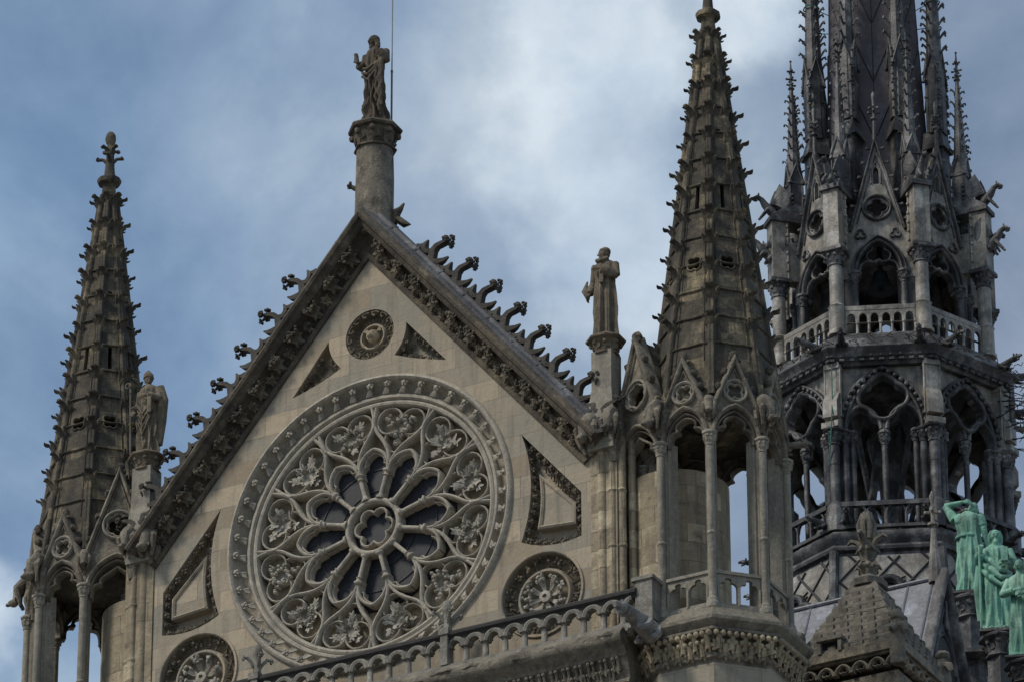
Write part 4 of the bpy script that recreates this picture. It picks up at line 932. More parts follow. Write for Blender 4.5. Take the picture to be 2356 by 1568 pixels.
def m_cluster():
    k=MB()
    for x,y,rr in ((0,-.06,.13),(-.22,.10,.085),(.22,.10,.085),(-.36,.24,.07),(.36,.24,.07)):
        tube(k,[(x,y,64.7),(x,y,66.4),(x,y,66.41),(x,y,67.1)],[rr,rr*.97,rr*1.04,rr],10); lathe(k,[(rr*1.6,64.6),(rr*1.6,64.7),(rr*1.2,64.8)],(x,y,0),8)
    lathe(k,[(.26,64.6),(.26,65.25),(.2,65.32),(.14,65.4)],(0,-.06,0),8,R(22.5))
    box(k,Fr((0,0,0)),-.25,.25,-.5,-.1,64.6,67.2); return mesh(k,'clustered_column',leadM)
def m_clcap():
    k=MB(); capital(k,(0,-.06,66.93),.14,.27,.48,8,0,8)
    for x in (-.22,.22): capital(k,(x,.10,66.98),.09,.16,.40,8,0,6)
    for x in (-.36,.36): capital(k,(x,.24,67.03),.075,.13,.35,8,0,5)
    return mesh(rough(k,.012,12),'capital',leadM)
def m_butt():
    k=MB(); F0=Fr((0,0,0)); box(k,F0,-.17,.17,-.35,.02,67.35,69.2); 
    k.add([(-.19,-.04,67.65),(.19,-.04,67.65),(.19,-.20,67.65),(-.19,-.20,67.65),(-.19,-.04,68.35),(.19,-.04,68.35),(.19,-.20,68.05),(-.19,-.20,68.05)],[(0,1,5,4),(1,2,6,5),(2,3,7,6),(3,0,4,7),(4,5,6,7),(0,3,2,1)])
    box(k,F0,-.22,.22,.0,.24,67.35,67.5); box(k,F0,-.20,.20,-.3,.06,69.02,69.15); tube(k,[(-.2,-.0,67.7),(-.2,-.0,69.1)],.03,6); tube(k,[(.2,-.0,67.7),(.2,-.0,69.1)],.03,6)
    return mesh(k,'buttress',leadL)
def m_arcade():
    k=MB(); F=Fr((0,0,0)); sp=67.40
    L1=parch(.07,.98,sp,.78,8); L2=parch(-.98,-.07,sp,.78,8)
    outer=[(-a1,67.13),(-a1,69.25),(a1,69.25),(a1,67.13),(.98,67.13)]+list(reversed(L1))+[(.07,67.13),(-.07,67.13)]+list(reversed(L2))+[(-.98,67.13)]
    panel(k,F,outer,[foil(0,68.27,.50,4,.30,0,8)],-.28,-.10)
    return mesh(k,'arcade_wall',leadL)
def m_arcmould():
    k=MB(); F=Fr((0,0,0)); sp=67.40
    bar(k,F,parch(-1.10,1.10,sp-.03,.84,16),.04,-.2,.06); bar(k,F,parch(-.93,.93,sp-.0,.88,16),.05,-.28,.02)
    bar(k,F,foil(0,68.27,.50,4,.355,0,8),.055,-.3,.03,True)
    for s in (-1,1): bar(k,F,parch(s*.525-.455,s*.525+.455,sp,.78,10),.045,-.3,.0)
    pa=parch(-1.03,1.03,sp-.02,.87,11)
    for x,y in pa[1:-1]: sph(k,(x,-.03,y),.062,7,5)
    for s in (-1,1):
        for j in range(5): sph(k,(s*1.03,-.03,sp-.3-.0*j+.0),.05,6,4) if j==0 else None
    return mesh(k,'arch_moulding',leadM)
def m_mull():
    k=MB(); tube(k,[(0,.12,64.8),(0,.12,67.1)],.075,10); capital(k,(0,.12,66.98),.08,.15,.40,8,0,6); lathe(k,[(.14,64.62),(.14,64.8),(.09,64.9)],(0,.12,0),8); return mesh(k,'mullion_column',leadM)
def m_rail1():
    k=MB(); F=Fr((0,-.22,0)); w=a1-.10
    box(k,F,-w,w,-.07,.07,65.20,65.32); box(k,F,-w,w,-.06,.05,64.62,64.7); n=4
    for i in range(n+1):
        x=-w+.14+i*(2*w-.28)/n; tube(k,[F.p(x,0,64.65),F.p(x,0,65.02)],.04,7)
        if i<n:
            x2=-w+.14+(i+1)*(2*w-.28)/n; bar(k,F,parch(x,x2,64.98,.7,6),.035,-.04,.04)
    return mesh(k,'railing',leadM)
for q in range(8):
    F=ff(ap1,q); W=vf(r1,q)
    mobj('arcade_wall',once('arc',m_arcade),fl,F.M()); mobj('arch_moulding',once('arm',m_arcmould),fl,F.M()); mobj('mullion_column',once('mul',m_mull),fl,F.M())
    mobj('railing',once('r1',m_rail1),fl,F.M()); mobj('clustered_column',once('clu',m_cluster),fl,W.M()); mobj('capital',once('clc',m_clcap),fl,W.M()); mobj('buttress',once('but',m_butt),fl,W.M(0,.06,0))
k=MB(); lathe(k,[(.55,64.6),(.28,65.5),(.22,66.3),(.26,67.2),(.6,68.6),(1.0,69.2)],(FC[0],FC[1],0),8)
for i in range(8):
    a=R(45*i+10); d=V((cos(a),sin(a),0)); c=V((FC[0],FC[1],0)); tube(k,[c+d*2.4+V((0,0,64.6)),c+d*1.2+V((0,0,67.2)),c+d*.3+V((0,0,69.3))],.11,4); tube(k,[c+d*.2+V((0,0,64.9)),c+V((cos(a+.6),sin(a+.6),0))*2.3+V((0,0,69.2))],.08,4)
obj('timber_struts',k,leadM,fl)
# main cornice
k=MB(); lathe(k,[(2.6,69.1),(3.14,69.1),(3.16,69.14),(3.2,69.20),(3.30,69.28),(3.32,69.36),(3.38,69.42),(3.42,69.49),(3.38,69.56),(3.1,69.85),(2.85,70.1),(.2,70.12)],(FC[0],FC[1],0),8,VA[0]); obj('cornice',k,leadM,fl,30)
def m_dent():
    k=MB(); box(k,Fr((0,0,0)),-1.2,1.2,-.1,-.02,69.2,69.34)
    for i in range(11): sph(k,(-1.2+.24*i,-.02,69.30),(.06,.06,.05),7,5); box(k,Fr((0,0,0)),-1.25+.24*i,-1.13+.24*i,-.02,.06,69.16,69.22)
    return mesh(k,'bead_course',leadM)
gar=once('gar',lambda: mesh(beast(21,True),'gargoyle',leadM))
for q in range(8):
    mobj('bead_course',once('dent',m_dent),fl,ff(3.25*cos(R(22.5)),q).M())
    F=ff(3.28*cos(R(22.5)),q)
    for s in (-1,1): mobj('gargoyle',gar,fl,F.M(s*.95,.05,69.60,0,.62)); mobj('gargoyle',gar,fl,ff(3.28*cos(R(22.5)),q).M(s*.95,0,64.86,0,.55))
random.seed(77)
k=MB()
for q in range(8):
    F=ff(3.40*cos(R(22.5)),q)
    for i in range(26):
        u=rnd(-1.35,1.35); p=V((u,rnd(-.25,.02),69.62)); pts=[F.p(*p)]
        for j in range(4): p=p+V((rnd(-.16,.16),rnd(-.04,.10),rnd(-.07,.09))); p.z=max(69.58,p.z); pts.append(F.p(*p))
        tube(k,pts,.011,4)
tag(obj('bird_wire',k,rustM,fl),kind='stuff')
k=MB()
for q in (1,2,0):
    for lv,z0 in ((3.05,68.6),(3.0,67.7)):
        F=vf(lv,q)
        for i in range(9):
            p=V((rnd(-.2,.2),0,z0+rnd(-.2,.7))); dr=V((rnd(-.5,.5),1,rnd(-.5,.15))).normalized(); pts=[F.p(*p)]
            for j in range(4): p=p+dr*.22; dr=(dr+V((rnd(-.3,.3),0,rnd(-.3,.3)))).normalized(); pts.append(F.p(*p))
            if q in (1,): 
                tube(k,pts,[.02,.018,.015,.012,.008],4)
                for a in (-1,1): e=V(pts[-1]); tube(k,[e,e+V((rnd(-.1,.1),rnd(-.1,.1),a*.1))],.009,4); e=V(pts[-2]); tube(k,[e,e+V((rnd(-.1,.1),rnd(-.1,.1),a*.14))],.009,4)
tag(obj('spiky_wire',k,seamM,fl),kind='stuff')
# belfry storey
r2=2.74; rin=2.30; ap2=rin*cos(R(22.5)); a2=rin*sin(R(22.5))
def m_post():
    k=MB(); tube(k,[(0,0,70.8),(0,0,72.15)],[.175,.165],14); lathe(k,[(.25,70.1),(.25,70.2),(.21,70.25),(.2,70.85),(.23,70.9),(.18,70.95)],n=8,a0=R(22.5)); return mesh(k,'round_column',leadL)
def m_pcap():
    k=MB(); capital(k,(0,0,72.02),.18,.31,.46,8,R(22.5),8); box(k,Fr((0,0,0)),-.27,.27,-.27,.27,72.40,72.5); return mesh(rough(k,.012,12),'capital',leadM)
def m_pier2():
    k=MB(); F0=Fr((0,0,0)); box(k,F0,-.20,.20,-.20,.20,72.5,74.12); 
    for s in (-1,1):
        for j in range(6): sph(k,(s*.23,.18,72.75+.25*j),(.045,.05,.05),6,4)
        tube(k,[(s*.21,.2,72.5),(s*.21,.2,74.1)],.03,6)
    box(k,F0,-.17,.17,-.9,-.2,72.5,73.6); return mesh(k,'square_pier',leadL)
def m_shelf():
    k=MB(); F0=Fr((0,0,0)); box(k,F0,-.27,.27,-.9,.27,74.12,74.24); k.add([(-.26,-.26,74.24),(.26,-.26,74.24),(.26,.8,74.24),(-.26,.8,74.24),(-.16,.3,74.7),(.16,.3,74.7),(.16,.8,74.75),(-.16,.8,74.75)],[(0,1,5,4),(1,2,6,5),(2,3,7,6),(3,0,4,7),(4,5,6,7)]); return mesh(k,'sloped_shelf',leadM)
def m_pinn():
    k=MB(); F0=Fr((0,-0,0)); y=.48
    F0=Fr((0,y,0)); box(k,F0,-.15,.15,-.15,.15,74.2,76.0)
    for s in (-1,1):
        for d in (-1,1): tube(k,[(s*.16,y+d*.16,74.2),(s*.16,y+d*.16,76.0)],.03,6)
        for j in range(6): sph(k,(s*.19,y-.12,74.35+.12*j),(.045,.05,.045),6,4)
    for al in range(4):
        c,s_=cos(al*PI/2),sin(al*PI/2); eu=(c,s_,0); en=(s_,-c,0); G=Fr((s_*.17,y-c*.17,0),eu,en); panel(k,G,[(-.19,75.9),(.19,75.9),(0,76.45)],[],-.05,.0); bar(k,G,[(-.21,75.88),(0,76.5),(.21,75.88)],.025,-.03,.04)
    lathe(k,[(.19,76.0),(.17,76.4),(.05,78.9),(.045,79.1)],(0,y,0),8,R(22.5))
    for i in range(6):
        z=76.75+.38*i; rr=.16-.021*i
        for j in range(4):
            a=R(45+90*j); d=V((cos(a),sin(a),0)); p=V((0,y,z)); tube(k,[p+d*rr-V((0,0,.1)),p+d*(rr+.07),p+d*(rr+.12)+V((0,0,.03)),p+d*(rr+.13)-V((0,0,.03))],[.025,.025,.03,.025],5)
    for z,l in ((79.12,.10),(79.3,.12),(79.55,.08)):
        for j in range(4): a=R(90*j); d=V((cos(a),sin(a),0)); p=V((0,y,z)); tube(k,[p,p+d*l],[.025,.03],5); sph(k,p+d*l,.035,5,4)
    tube(k,[(0,y,79.0),(0,y,79.6),(0,y,79.85)],[.04,.03,.015],6); sph(k,(0,y,79.88),.035,6,4); lathe(k,[(.05,78.95),(.09,79.0),(.05,79.05)],(0,y,0),8)
    k.v=[(x,yy,z if z<75 else 75.4+(z-76)*.915) for x,yy,z in k.v]
    return mesh(k,'pinnacle',leadM)
def m_belarch():
    k=MB(); F=Fr((0,0,0)); ar=parch(-.52,.52,72.15,.82,8)
    outer=[(-a2,71.9),(-a2,73.36),(-.64,73.36),(0,75.78),(.64,73.36),(a2,73.36),(a2,71.9),(.52,71.9)]+list(reversed(ar))+[(-.52,71.9)]
    hs=[foil(0,73.86,.27,4,.13,0,6),[(-.07,74.55),(.07,74.55),(.07,74.95),(0,75.06),(-.07,74.95)]]
    panel(k,F,outer,hs,-.24,0); return mesh(k,'belfry_gable',leadL)
def m_beltrac():
    k=MB(); F=Fr((0,0,0))
    bar(k,F,parch(-.56,.56,72.1,.82,12),.05,-.2,.08); bar(k,F,parch(-.68,.68,72.0,.84,12),.028,-.1,.10)
    bar(k,F,foil(0,72.62,.30,3,.17,90,7)[0:],.035,-.25,-.02,True)
    for s in (-1,1): bar(k,F,bez((s*.50,72.0),(s*.5,72.3),(s*.42,72.4),(s*.16,72.42),8),.035,-.25,-.02)
    bar(k,F,circ(0,73.86,.34,28),.04,-.1,.09,True); bar(k,F,foil(0,73.86,.27,4,.13,0,6),.02,-.1,.03,True)
    bar(k,F,[(-.68,73.22),(0,75.80),(.68,73.22)],.035,-.1,.11); bar(k,F,[(-.50,73.45),(0,75.35),(.50,73.45)],.015,-.02,.04); bar(k,F,[(-a2,73.36),(-.6,73.36)],.03,-.1,.05); bar(k,F,[(.6,73.36),(a2,73.36)],.03,-.1,.05)
    for s in (-1,1):
        bar(k,F,foil(s*.43,73.12,.13,3,.07,90,5),.025,-.02,.06,True); bar(k,F,[(s*.98*.9,72.9),(s*.2,73.38)],.0001,0,.001) if False else None
        for j in range(6):
            t=(j+.7)/6.4; x=s*.68*(1-t); z=73.22+2.58*t; tube(k,[F.p(x,.02,z),F.p(x+s*.08,.05,z+.03),F.p(x+s*.12,.05,z+.0)],[.025,.03,.035],5); sph(k,F.p(x+s*.13,.05,z+.02),.045,6,4)
    bar(k,F,[(-.12,74.55),(-.12,74.95),(0,75.16),(.12,74.95),(.12,74.55)],.02,-.02,.05); bar(k,F,[(-.85,73.18),(.85,73.18)],.02,-.02,.04) if False else None
    lathe(k,[(.05,75.7),(.06,75.9),(.04,76.35),(.09,76.38),(.09,76.42),(.03,76.46),(.03,76.7),(.055,77.1),(.0,77.2)],(0,-.02,0),8)
    for z,l in ((76.58,.13),(76.72,.10)):
        for j in range(4): a=R(90*j); d=V((cos(a),sin(a),0)); p=V((0,-.02,z)); tube(k,[p,p+d*l],[.02,.03],5); sph(k,p+d*l,.04,5,4)
    return mesh(k,'gable_tracery',leadM)
def m_bcols():
    k=MB(); tube(k,[(-.08,-.02,70.1),(-.08,-.02,71.85)],.085,10); capital(k,(-.08,-.02,71.72),.09,.17,.36,8,0,6); box(k,Fr((0,0,0)),-.02,.18,-.25,-.02,70.1,72.0)
    return mesh(k,'side_column',leadM)
def m_rail2():
    k=MB(); w=r2*sin(R(22.5))-.2; F=Fr((0,0,0)); box(k,F,-w,w,-.05,.05,70.78,70.90); box(k,F,-w,w,-.04,.04,70.10,70.14); n=6; st=2*w/n
    hs=[]
    for i in range(n):
        x0=-w+i*st+.045; x1=x0+st-.09; hs.append(parch(x0,x1,70.58,.62,5)+[(x1,70.44),(x0,70.44)])
    panel(k,F,[(-w,70.44),(-w,70.80),(w,70.80),(w,70.44)],[ [ (x,max(y,70.445)) for x,y in h] for h in hs],-.04,.04)
    for i in range(n+1): x=-w+i*st; lathe(k,[(.045,70.15),(.035,70.22),(.032,70.40),(.05,70.42),(.05,70.46),(.04,70.5)],(x,0,0),8)
    return mesh(k,'railing',leadL)
def m_chim():
    k=MB(); tube(k,[(0,.25,74.3),(0,.02,74.55),(0,-.18,74.75),(0,-.30,74.95)],[.13,.15,.12,.08],9); tube(k,[(0,-.28,74.92),(0,-.42,75.0),(0,-.58,74.92)],[.08,.09,.04],8); sph(k,(0,-.50,74.86),(.05,.09,.03),7,4)
    for s in (-1,1):
        tube(k,[(s*.08,-.1,74.6),(s*.12,-.25,74.4),(s*.1,-.35,74.26)],[.06,.05,.04],6); tube(k,[(s*.12,.15,74.45),(s*.15,.0,74.3)],[.08,.05],6); sph(k,(s*.06,-.40,75.08),(.02,.03,.05),5,4)
        # ribbed wing
        root=V((s*.10,.0,74.78)); tips=[V((s*.22,.25,75.45)),V((s*.30,.42,75.25)),V((s*.34,.5,75.0)),V((s*.30,.5,74.75)),V((s*.2,.42,74.6))]
        vs=[root+V((0,-.02,0))]+tips+[root+V((s*.02,.03,0))]+[t+V((s*.03,.0,-.03)) for t in tips]; n=5
        k.add(vs,[(0,i,i+1) for i in range(1,5)]+[(6,6+i+1,6+i) for i in range(1,5)]+[(i,i+1,i+7,i+6) for i in range(1,5)]+[(0,1,7,6),(0,6,11,5)])
        for t in tips: tube(k,[root,(root+t)/2+V((0,0,.04)),t],[.03,.02,.012],5)
    return mesh(k,'winged_chimera',leadM)
pinn_straps=MB()
for q in range(8):
    F=ff(ap2,q); W=vf(r2,q); F2=ff(r2*cos(R(22.5)),q)
    mobj('round_column',once('po',m_post),fl,W.M()); mobj('capital',once('poc',m_pcap),fl,W.M()); mobj('square_pier',once('pi2',m_pier2),fl,W.M()); mobj('sloped_shelf',once('she',m_shelf),fl,W.M())
    mobj('pinnacle',once('pin',m_pinn),fl,W.M())
    mobj('winged_chimera',once('chi',m_chim),fl,W.M(0,.16,14.85,0,.8))
    mobj('belfry_gable',once('blg',m_belarch),fl,F.M()); mobj('gable_tracery',once('blt',m_beltrac),fl,F.M()); mobj('side_column',once('bco',m_bcols),fl,F.M(.68)); mobj('side_column',once('bco',m_bcols),fl,F.M(-.68)@Matrix.Scale(-1,4,(1,0,0)))
    mobj('railing',once('r2',m_rail2),fl,F2.M())
# winged beasts lower on the outer angles
for q in (1,3,6,4): mobj('winged_chimera',once('chi',m_chim),fl,vf(r2,q).M(0,.30,13.6,0,.8))
# inner spire: cone, ribs, inner pinnacles
k=MB(); lathe(k,[(2.1,73.6),(1.75,74.2),(1.5,75.4),(1.36,76.6),(1.0,84.5),(.4,92)],(FC[0],FC[1],0),8,VA[0]); obj('cone',k,coneM,fl,30)
def m_cribs():
    k=MB(); c=cos(R(22.5)); r0,r1_=1.36,1.0; z0,z1=76.6,84.5; ev=V((0,(r0-r1_)*c,z1-z0)); F=Fr((0,-r0*c,z0),(1,0,0),(0,-ev.z,ev.y),ev)
    for i in range(-1,5):
        y=-.3+i*1.75
        for s in (-1,1): bar(k,F,[(0,y),(s*.46,y+1.25)],.014,-.01,.025)
    bar(k,F,[(0,-.6),(0,7.9)],.010,-.01,.02)
    return mesh(k,'cone_rib',seamM)
def m_inner():
    k=MB(); F0=Fr((0,0,0)); box(k,F0,-.22,.22,-.35,.22,73.6,76.2); k.add([(-.3,-.30,76.2),(.3,-.30,76.2),(.3,.3,76.2),(-.3,.3,76.2),(-.17,-.17,76.75),(.17,-.17,76.75),(.17,.3,76.75),(-.17,.3,76.75)],[(0,1,5,4),(1,2,6,5),(2,3,7,6),(3,0,4,7),(4,5,6,7),(0,3,2,1)])
    lathe(k,[(.25,76.7),(.24,78.6)],n=8,a0=R(22.5)); box(k,F0,-.19,.19,-.2,.2,76.75,78.3); box(k,F0,-.215,.215,-.22,.22,77.75,77.8)
    for al in range(4):
        c,s_=cos(al*PI/2),sin(al*PI/2); G=Fr((s_*.2,-c*.2,0),(c,s_,0),(s_,-c,0)); panel(k,G,[(-.22,78.25),(.22,78.25),(0,79.0)],[],-.05,.0); bar(k,G,[(-.24,78.2),(0,79.05),(.24,78.2)],.025,-.03,.05)
    lathe(k,[(.22,78.6),(.2,79.0),(.1,82.6),(.04,84)],n=8,a0=R(22.5))
    for j in range(8):
        for s in (-1,1): sph(k,(s*.24,-.2,76.9+.25*j),(.04,.05,.045),6,4)
    for i in range(9):
        z=79.2+.42*i; rr=.20-.012*i
        for j in range(4):
            a=R(90*j); d=V((cos(a),sin(a),0)); p=V((0,0,z)); tube(k,[p+d*rr-V((0,0,.12)),p+d*(rr+.08),p+d*(rr+.14)+V((0,0,.04)),p+d*(rr+.16)-V((0,0,.03))],[.03,.03,.035,.03],5)
    return mesh(k,'inner_pinnacle',leadM)
for q in range(8):
    M=Matrix.Translation((FC[0],FC[1],0))@Matrix.Rotation(AL[q]+PI/2,4,'Z'); mobj('cone_rib',once('cri',m_cribs),fl,M)
    W=vf(1.66,q); mobj('inner_pinnacle',once('inn',m_inner),fl,W.M())
    pinn_straps=MB()
    for z,rr in ((80.6,.2),):
        c=V(W.p(0,0,z)); pts=[c+V((cos(R(a))*rr,sin(R(a))*rr,.03*sin(R(3*a)))) for a in range(0,361,30)]; tube(pinn_straps,pts,.02,5)
    c=V(W.p(.0,-.15,80.6)); e=V(vf(1.2,q).p(.0,0,80.5)); tube(pinn_straps,[c,e],.014,4)
    obj('green_strap',pinn_straps,wireM,fl)
for q in (7,): F=vf(3.22,q); k=MB(); tube(k,[F.p(.05,.05,69.1),F.p(.05,.06,68.2),F.p(.08,.22,67.4),F.p(-.1,.05,66.4)],.016,5); obj('conductor_cable',k,wireM,fl)
# belfry inner core keeps the middle dark
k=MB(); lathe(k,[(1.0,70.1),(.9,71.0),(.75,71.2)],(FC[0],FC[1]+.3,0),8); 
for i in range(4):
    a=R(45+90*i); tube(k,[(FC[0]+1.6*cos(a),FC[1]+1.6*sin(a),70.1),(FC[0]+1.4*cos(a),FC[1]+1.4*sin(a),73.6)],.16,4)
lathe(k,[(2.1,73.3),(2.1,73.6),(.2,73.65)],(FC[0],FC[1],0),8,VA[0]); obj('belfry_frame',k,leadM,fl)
F=ff(1.35,0)
b=MB(); P_=F.p(0,0,0); lathe(b,[(.36,71.95),(.33,71.99),(.25,72.12),(.20,72.3),(.17,72.44),(.10,72.50),(.03,72.52),(.03,72.56)],(P_.x,P_.y,0),20); lathe(b,[(.03,72.5),(.06,72.56),(.03,72.62)],(P_.x,P_.y,0),8)
box(b,Fr((P_.x,P_.y,0)),-.05,.05,-.05,.05,72.5,73.35); tube(b,[(P_.x,P_.y,72.2),(P_.x,P_.y,71.9)],[.03,.07],8)
tag(obj('bell',b,bellM),'dark bronze bell hanging in the front arch of the lead belfry','bell')

# ------------------------------------------------------------------ copper figures and their lead pedestals
def pedestal(x,y,z,lab,h=4.):
    p=empty('statue_pedestal',(x,y,z-h),lab,'pedestal','lead pedestals of the copper statues')
    k=MB(); lathe(k,[(.48,z-1.7),(.45,z-1.66),(.30,z-1.6),(.30,z-.55)],(x,y,0),4,R(20)); lathe(k,[(.36,z-h),(.34,z-1.75),(.75,z-1.72),(.75,z-1.62),(.3,z-1.5)],(x,y,0),8); obj('shaft',k,leadM,p,30)
    k=MB(); capital(k,(x,y,z-.62),.30,.50,.55,8,R(20),8); lathe(k,[(.52,z-.12),(.62,z-.08),(.62,z-.02),(.5,z)],(x,y,0),4,R(65)); obj('capital',rough(k,.02,8),leadM,p); return p
pedestal(7.42,15.,61.2,'lead pedestal under the copper man who shades his eyes')
pedestal(8.75,13.5,59.3,'lead pedestal under the bearded copper man with the long staff')
pedestal(9.98,12.,57.75,'lead pedestal at the right edge under the copper man with bowed head')
def cb(m,H,**k): body(m,H,fd=[(9,3,.09,.3),(15,-3,.05,1.2),(22,2,.03,2.)],**k)
# seen from behind, looking up at the spire
H=2.5; m=MB(); cb(m,H,hem=.125,wid=1.0,sway=-.02); feet(m,H,.04,-.10)
for s in (-1,1): sph(m,(s*.06*H,.05*H,.78*H),(.05*H,.03*H,.06*H),10,7)
lathe(m,[(.118*H,.585*H),(.122*H,.60*H),(.116*H,.615*H)],n=24,sq=.78)
head(m,(-.055*H,-.06*H,.925*H),H,R(35),R(-22),'fringe',True)
arm(m,(.11*H,0,.80*H),(.20*H,.0,.955*H),(.02*H,.03*H,.965*H),H,1.1,(-1,-.1,-.1),(0,1,.3),.5,False)
arm(m,(-.115*H,0,.80*H),(-.16*H,.01*H,.66*H),(-.175*H,-.03*H,.50*H),H,1.,(-.1,-.2,-1),(-1,0,0),.6,False)
tube(m,[(-.115*H,0,.81*H),(-.15*H,.005*H,.70*H)],[.052*H,.045*H],12); tube(m,[(.11*H,0,.80*H),(.155*H,.0,.88*H)],[.05*H,.042*H],12)
st=finish(m,'copper_statue_of_man_from_behind',copM,.0125,(7.42,15.,61.2),R(193)); st.name='copper_statue'; tag(st,'green copper statue of a man seen from behind, one arm raised to his head','statue','green copper statues below the spire')
# bearded man with staff and book
H=2.62; m=MB(); cb(m,H,hem=.135,wid=.98); feet(m,H)
head(m,(.0,-.03*H,.925*H),H,R(12),R(2),'long',True)
arm(m,(-.11*H,0,.80*H),(-.16*H,-.02*H,.68*H),(-.125*H,-.11*H,.76*H),H,1.5,(.1,-.2,1),(0,-1,0),1.0)
arm(m,(.11*H,0,.80*H),(.165*H,-.02*H,.66*H),(.10*H,-.13*H,.63*H),H,1.5,(-1,-.1,.1),(0,-1,0),.5)
for j in range(3): tube(m,[(-.12*H,-.05*H,(.74-.07*j)*H),(-.04*H,-.10*H,(.66-.085*j)*H),(.04*H,-.112*H,(.57-.075*j)*H),(.13*H,-.05*H,(.55-.02*j)*H)],[.02*H,.03*H,.024*H,.02*H],8)
tube(m,[(-.13*H,-.02*H,.72*H),(-.165*H,-.03*H,.45*H),(-.15*H,-.03*H,.12*H)],[.04*H,.045*H,.035*H],9,.6)
st=finish(m,'copper_statue',copM,.013,(8.75,13.5,59.3),R(20)); tag(st,'green copper statue of a bearded man facing front holding a long staff and a book','statue','green copper statues below the spire')
k=MB(); tube(k,[(-.145*H,-.15*H,.0),(-.135*H,-.15*H,.80*H)],.028,8); o=obj('staff',k,copM); o.parent=st; o.matrix_parent_inverse=Matrix.Identity(4)
k=MB(); box(k,Fr((.08*H,-.155*H,.63*H)),-.03*H,.03*H,-.015*H,.015*H,0,.13*H); o=obj('book',k,copM); o.parent=st; o.matrix_parent_inverse=Matrix.Identity(4)
# third figure, cut by the edge of the picture
H=2.5; m=MB(); cb(m,H,hem=.13,wid=1.); feet(m,H)
head(m,(-.01*H,-.05*H,.915*H),H,R(10),R(30),'fringe',True)
arm(m,(-.11*H,0,.80*H),(-.175*H,-.03*H,.66*H),(-.03*H,-.15*H,.64*H),H,1.2,(1,-.1,-.1),(0,-1,0),.6)
arm(m,(.11*H,0,.80*H),(.165*H,-.02*H,.66*H),(.03*H,-.15*H,.60*H),H,1.4,(-1,-.1,.1),(0,-1,0),.5)
st=finish(m,'copper_statue',copM,.013,(9.98,12.,57.75),R(15)); tag(st,'green copper statue with bowed head and folded hands at the right edge','statue','green copper statues below the spire')

# ------------------------------------------------------------------ stone pinnacle in front of the lead roof
pn=empty('buttress_pinnacle',(8.5,7.2,52),'squat stepped stone pyramid with tall leafy finial beside the right turret','pinnacle')
cx,cy=8.42,7.15
k=MB(); n=9; z0,z1=55.85,57.85; h0,h1=1.22,.26
for i in range(n):
    t=i/n; t2=(i+1)/n; ra=h0+(h1-h0)*t; rb=h0+(h1-h0)*t2; za=z0+(z1-z0)*t; zb=z0+(z1-z0)*t2
    lathe(k,[(ra*1.414+.05,za-.03),(ra*1.414+.04,za+.03),(rb*1.414+.005,zb+.01)],(cx,cy,0),4,R(45))
k2=Fr((cx,cy,0))
random.seed(3)
for side in range(4):
    c_,s_=cos(side*PI/2),sin(side*PI/2)
    for i in range(n-1):
        t=i/n; ra=h0+(h1-h0)*t; zb=z0+(z1-z0)*(t+.5/n); w=.17; m_=int(ra*2/ (w*1.9))
        for j in range(m_):
            u=-ra+.12+(j+.5*(i%2))*w*1.9+.0
            if u+w>ra-.04: continue
            G=Fr((cx+s_*(ra-.02),cy-c_*(ra-.02),0),(c_,s_,0),(s_,-c_,0)); box(k,G,u,u+w,-.15,.015+rnd(0,.03),zb-.10,zb+.07)
obj('pyramid_roof',rough(k,.02,6),turM,pn,30).data.materials[0]=stone('pyramid_stone',(.25,.225,.18),(.16,.148,.125),1.6,dark=(.045,.04,.033),da=.5,light=(.28,.24,.17),la=.1,bump=.6)
pyM=bpy.data.materials['pyramid_stone']
k=MB(); lathe(k,[(.42,57.8),(.42,57.95),(.30,58.0),(.17,58.12),(.13,58.5),(.13,59.0),(.17,59.25),(.19,59.4),(.14,59.6),(.03,59.68)],(cx,cy,0),8,R(22.5))
for z,l,nn_ in ((58.05,.30,8),(58.45,.26,8),(58.75,.48,4)):
    for j in range(nn_):
        a=R(360/nn_*j+ (0 if nn_==4 else 22)); d=V((cos(a),sin(a),0)); p=V((cx,cy,z)); 
        tube(k,[p+d*.10,p+d*l*.45+V((0,0,.22)),p+d*l*.8+V((0,0,.30)),p+d*l+V((0,0,.22))],[.06,.07,.06,.02],6,1.)
for j in range(8): a=R(45*j); tube(k,[(cx+.13*cos(a),cy+.13*sin(a),59.0),(cx+.19*cos(a),cy+.19*sin(a),59.3),(cx+.1*cos(a),cy+.1*sin(a),59.65)],[.05,.06,.03],6)
obj('leafy_finial',rough(k,.02,9),pyM,pn)
k=MB(); F=Fr((cx,cy,0)); box(k,F,-1.27,1.27,-1.27,1.27,55.66,55.86); box(k,F,-1.12,1.12,-1.12,1.12,50,55.2)
for side in range(4):
    c_,s_=cos(side*PI/2),sin(side*PI/2); G=Fr((cx+s_*1.14,cy-c_*1.14,0),(c_,s_,0),(s_,-c_,0))
    for j in range(6):
        u=-1.1+.40*j; bar(k,G,parch(u,u+.36,55.30,.6,6),.035,-.05,.12); bar(k,G,foil(u+.18,55.42,.10,3,.06,90,4),.016,-.05,.08,True)
    box(k,G,-1.14,1.14,-.02,.05,55.60,55.66)
obj('arcaded_shaft',k,turM,pn)
k=MB(); 
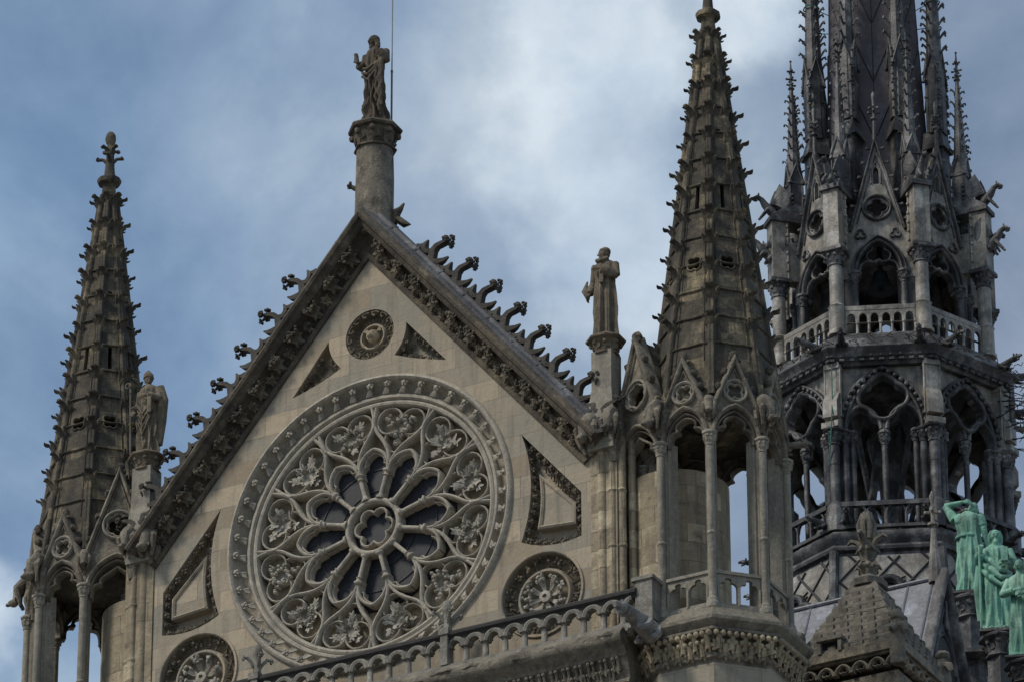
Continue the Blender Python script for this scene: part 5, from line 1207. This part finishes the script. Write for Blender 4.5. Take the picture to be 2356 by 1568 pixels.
for sx,sy in ((1,-1),(-1,-1),(1,1)):
    x,y=cx+sx*1.15,cy+sy*1.15
    tube(k,[(x,y,55.3),(x,y,55.9),(x+sx*.03,y-.02,56.3)],[.15,.19,.13],8); sph(k,(x+sx*.02,y,56.42),(.17,.17,.15),9,6); tube(k,[(x,y,56.2),(x+sx*.22,y-.1,56.12),(x+sx*.26,y-.12,55.98)],[.12,.10,.05],7)
    tube(k,[(x,y,56.0),(x-sx*.0,y-.22,56.1),(x,y-.3,56.0)],[.12,.10,.05],7)
obj('corner_leaves',rough(k,.05,6),pyM,pn)
b=MB(); F=Fr((cx,cy,0)); box(b,F,-1.6,-.15,0,1.45,55.86,55.87) if False else None
G=Fr((cx-.35,cy-1.30,0)); box(b,G,-.32,-.24,-.6,.0,55.86,56.14); box(b,G,.16,.24,-.6,.0,55.86,56.14); box(b,G,-.34,.27,-.62,.03,56.14,56.22)
obj('small_opening_frame',b,pyM,pn)
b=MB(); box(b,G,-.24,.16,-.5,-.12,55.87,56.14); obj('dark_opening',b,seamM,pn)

# ------------------------------------------------------------------ gabled lead roof behind the pinnacle and the transept roof
rf=empty('lead_roof',(6.5,10,56),'blue grey streaked lead roof with gabled end and thin spirelet, behind the stone pinnacle','roof')
k=MB(); yr,zr,hw,zb=10.,59.2,1.5,55.9
k.add([(2.5,yr-hw,zb),(8.85,yr-hw,zb),(8.85,yr,zr),(2.5,yr,zr),(2.5,yr+hw,zb),(8.85,yr+hw,zb)],[(0,1,2,3),(3,2,5,4),(0,3,4),(1,5,2),(0,4,5,1)]); obj('roof_slope',k,roofM,rf,30)
k=MB()
for i in range(11):
    x=2.7+i*.6; tube(k,[(x,yr-hw-.01,zb),(x,yr,zr+.01),(x,yr+hw+.01,zb)],.03,6)
tube(k,[(2.5,yr,zr+.02),(8.9,yr,zr+.02)],.06,8); obj('standing_seams',k,roofM,rf)
k=MB(); G=Fr((8.87,yr,0),(0,1,0),(1,0,0)); bar(k,G,[(-hw-.1,zb-.3),(0,zr+.06),(hw+.1,zb-.3)],.07,-.05,.22); bar(k,G,[(-hw+.35,zb-.3),(0,zr-.65),(hw-.35,zb-.3)],.05,-.02,.10)
bar(k,G,parch(-.55,.55,57.0,.8,8),.05,0,.08); tube(k,[G.p(0,.1,57.9),G.p(0,.1,58.6)],.05,6); obj('gable_end',k,leadM,rf)
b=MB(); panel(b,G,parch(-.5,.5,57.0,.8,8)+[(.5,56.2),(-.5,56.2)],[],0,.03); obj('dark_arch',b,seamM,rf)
k=MB(); X_,Y_=8.75,yr; lathe(k,[(.16,59.1),(.14,59.5),(.06,60.35),(.05,60.5),(.13,60.52),(.13,60.57),(.05,60.62),(.04,61.1),(.07,61.25),(.0,61.4)],(X_,Y_,0),8)
for j in range(4): a=R(90*j+20); d=V((cos(a),sin(a),0)); p=V((X_,Y_,60.85)); tube(k,[p,p+d*.15],[.03,.04],5); sph(k,p+d*.16,.045,6,4)
obj('spirelet',k,leadL,rf)
b=MB(); box(b,Fr((5.7,10,0)),-3.2,3.12,-1.45,1.45,40,55.95); obj('roof_wall',b,turM,rf)
tr_=empty('ridge_roof',(0,8,56),'steep lead roof running back from the gable to the crossing','roof')
k=MB(); k.add([(-4.6,1.2,57.2),(4.6,1.2,57.2),(0,1.2,62.8),(-4.6,17.5,57.2),(4.6,17.5,57.2),(0,17.5,62.8)],[(0,1,2),(3,5,4),(0,2,5,3),(1,4,5,2),(0,3,4,1)]); obj('roof_slope',k,roofM,tr_)
b=MB(); box(b,Fr((0,9,0)),-4.6,4.6,-8,7.7,0,57.2); obj('roof_wall',b,turM,tr_)
nv=empty('choir_body',(3,22,0),'plain stone body of the church under the spire','church')
b=MB(); box(b,Fr((3.27,22,0)),-7,12,-8,4.9,0,54.5); obj('wall',b,turM,nv)
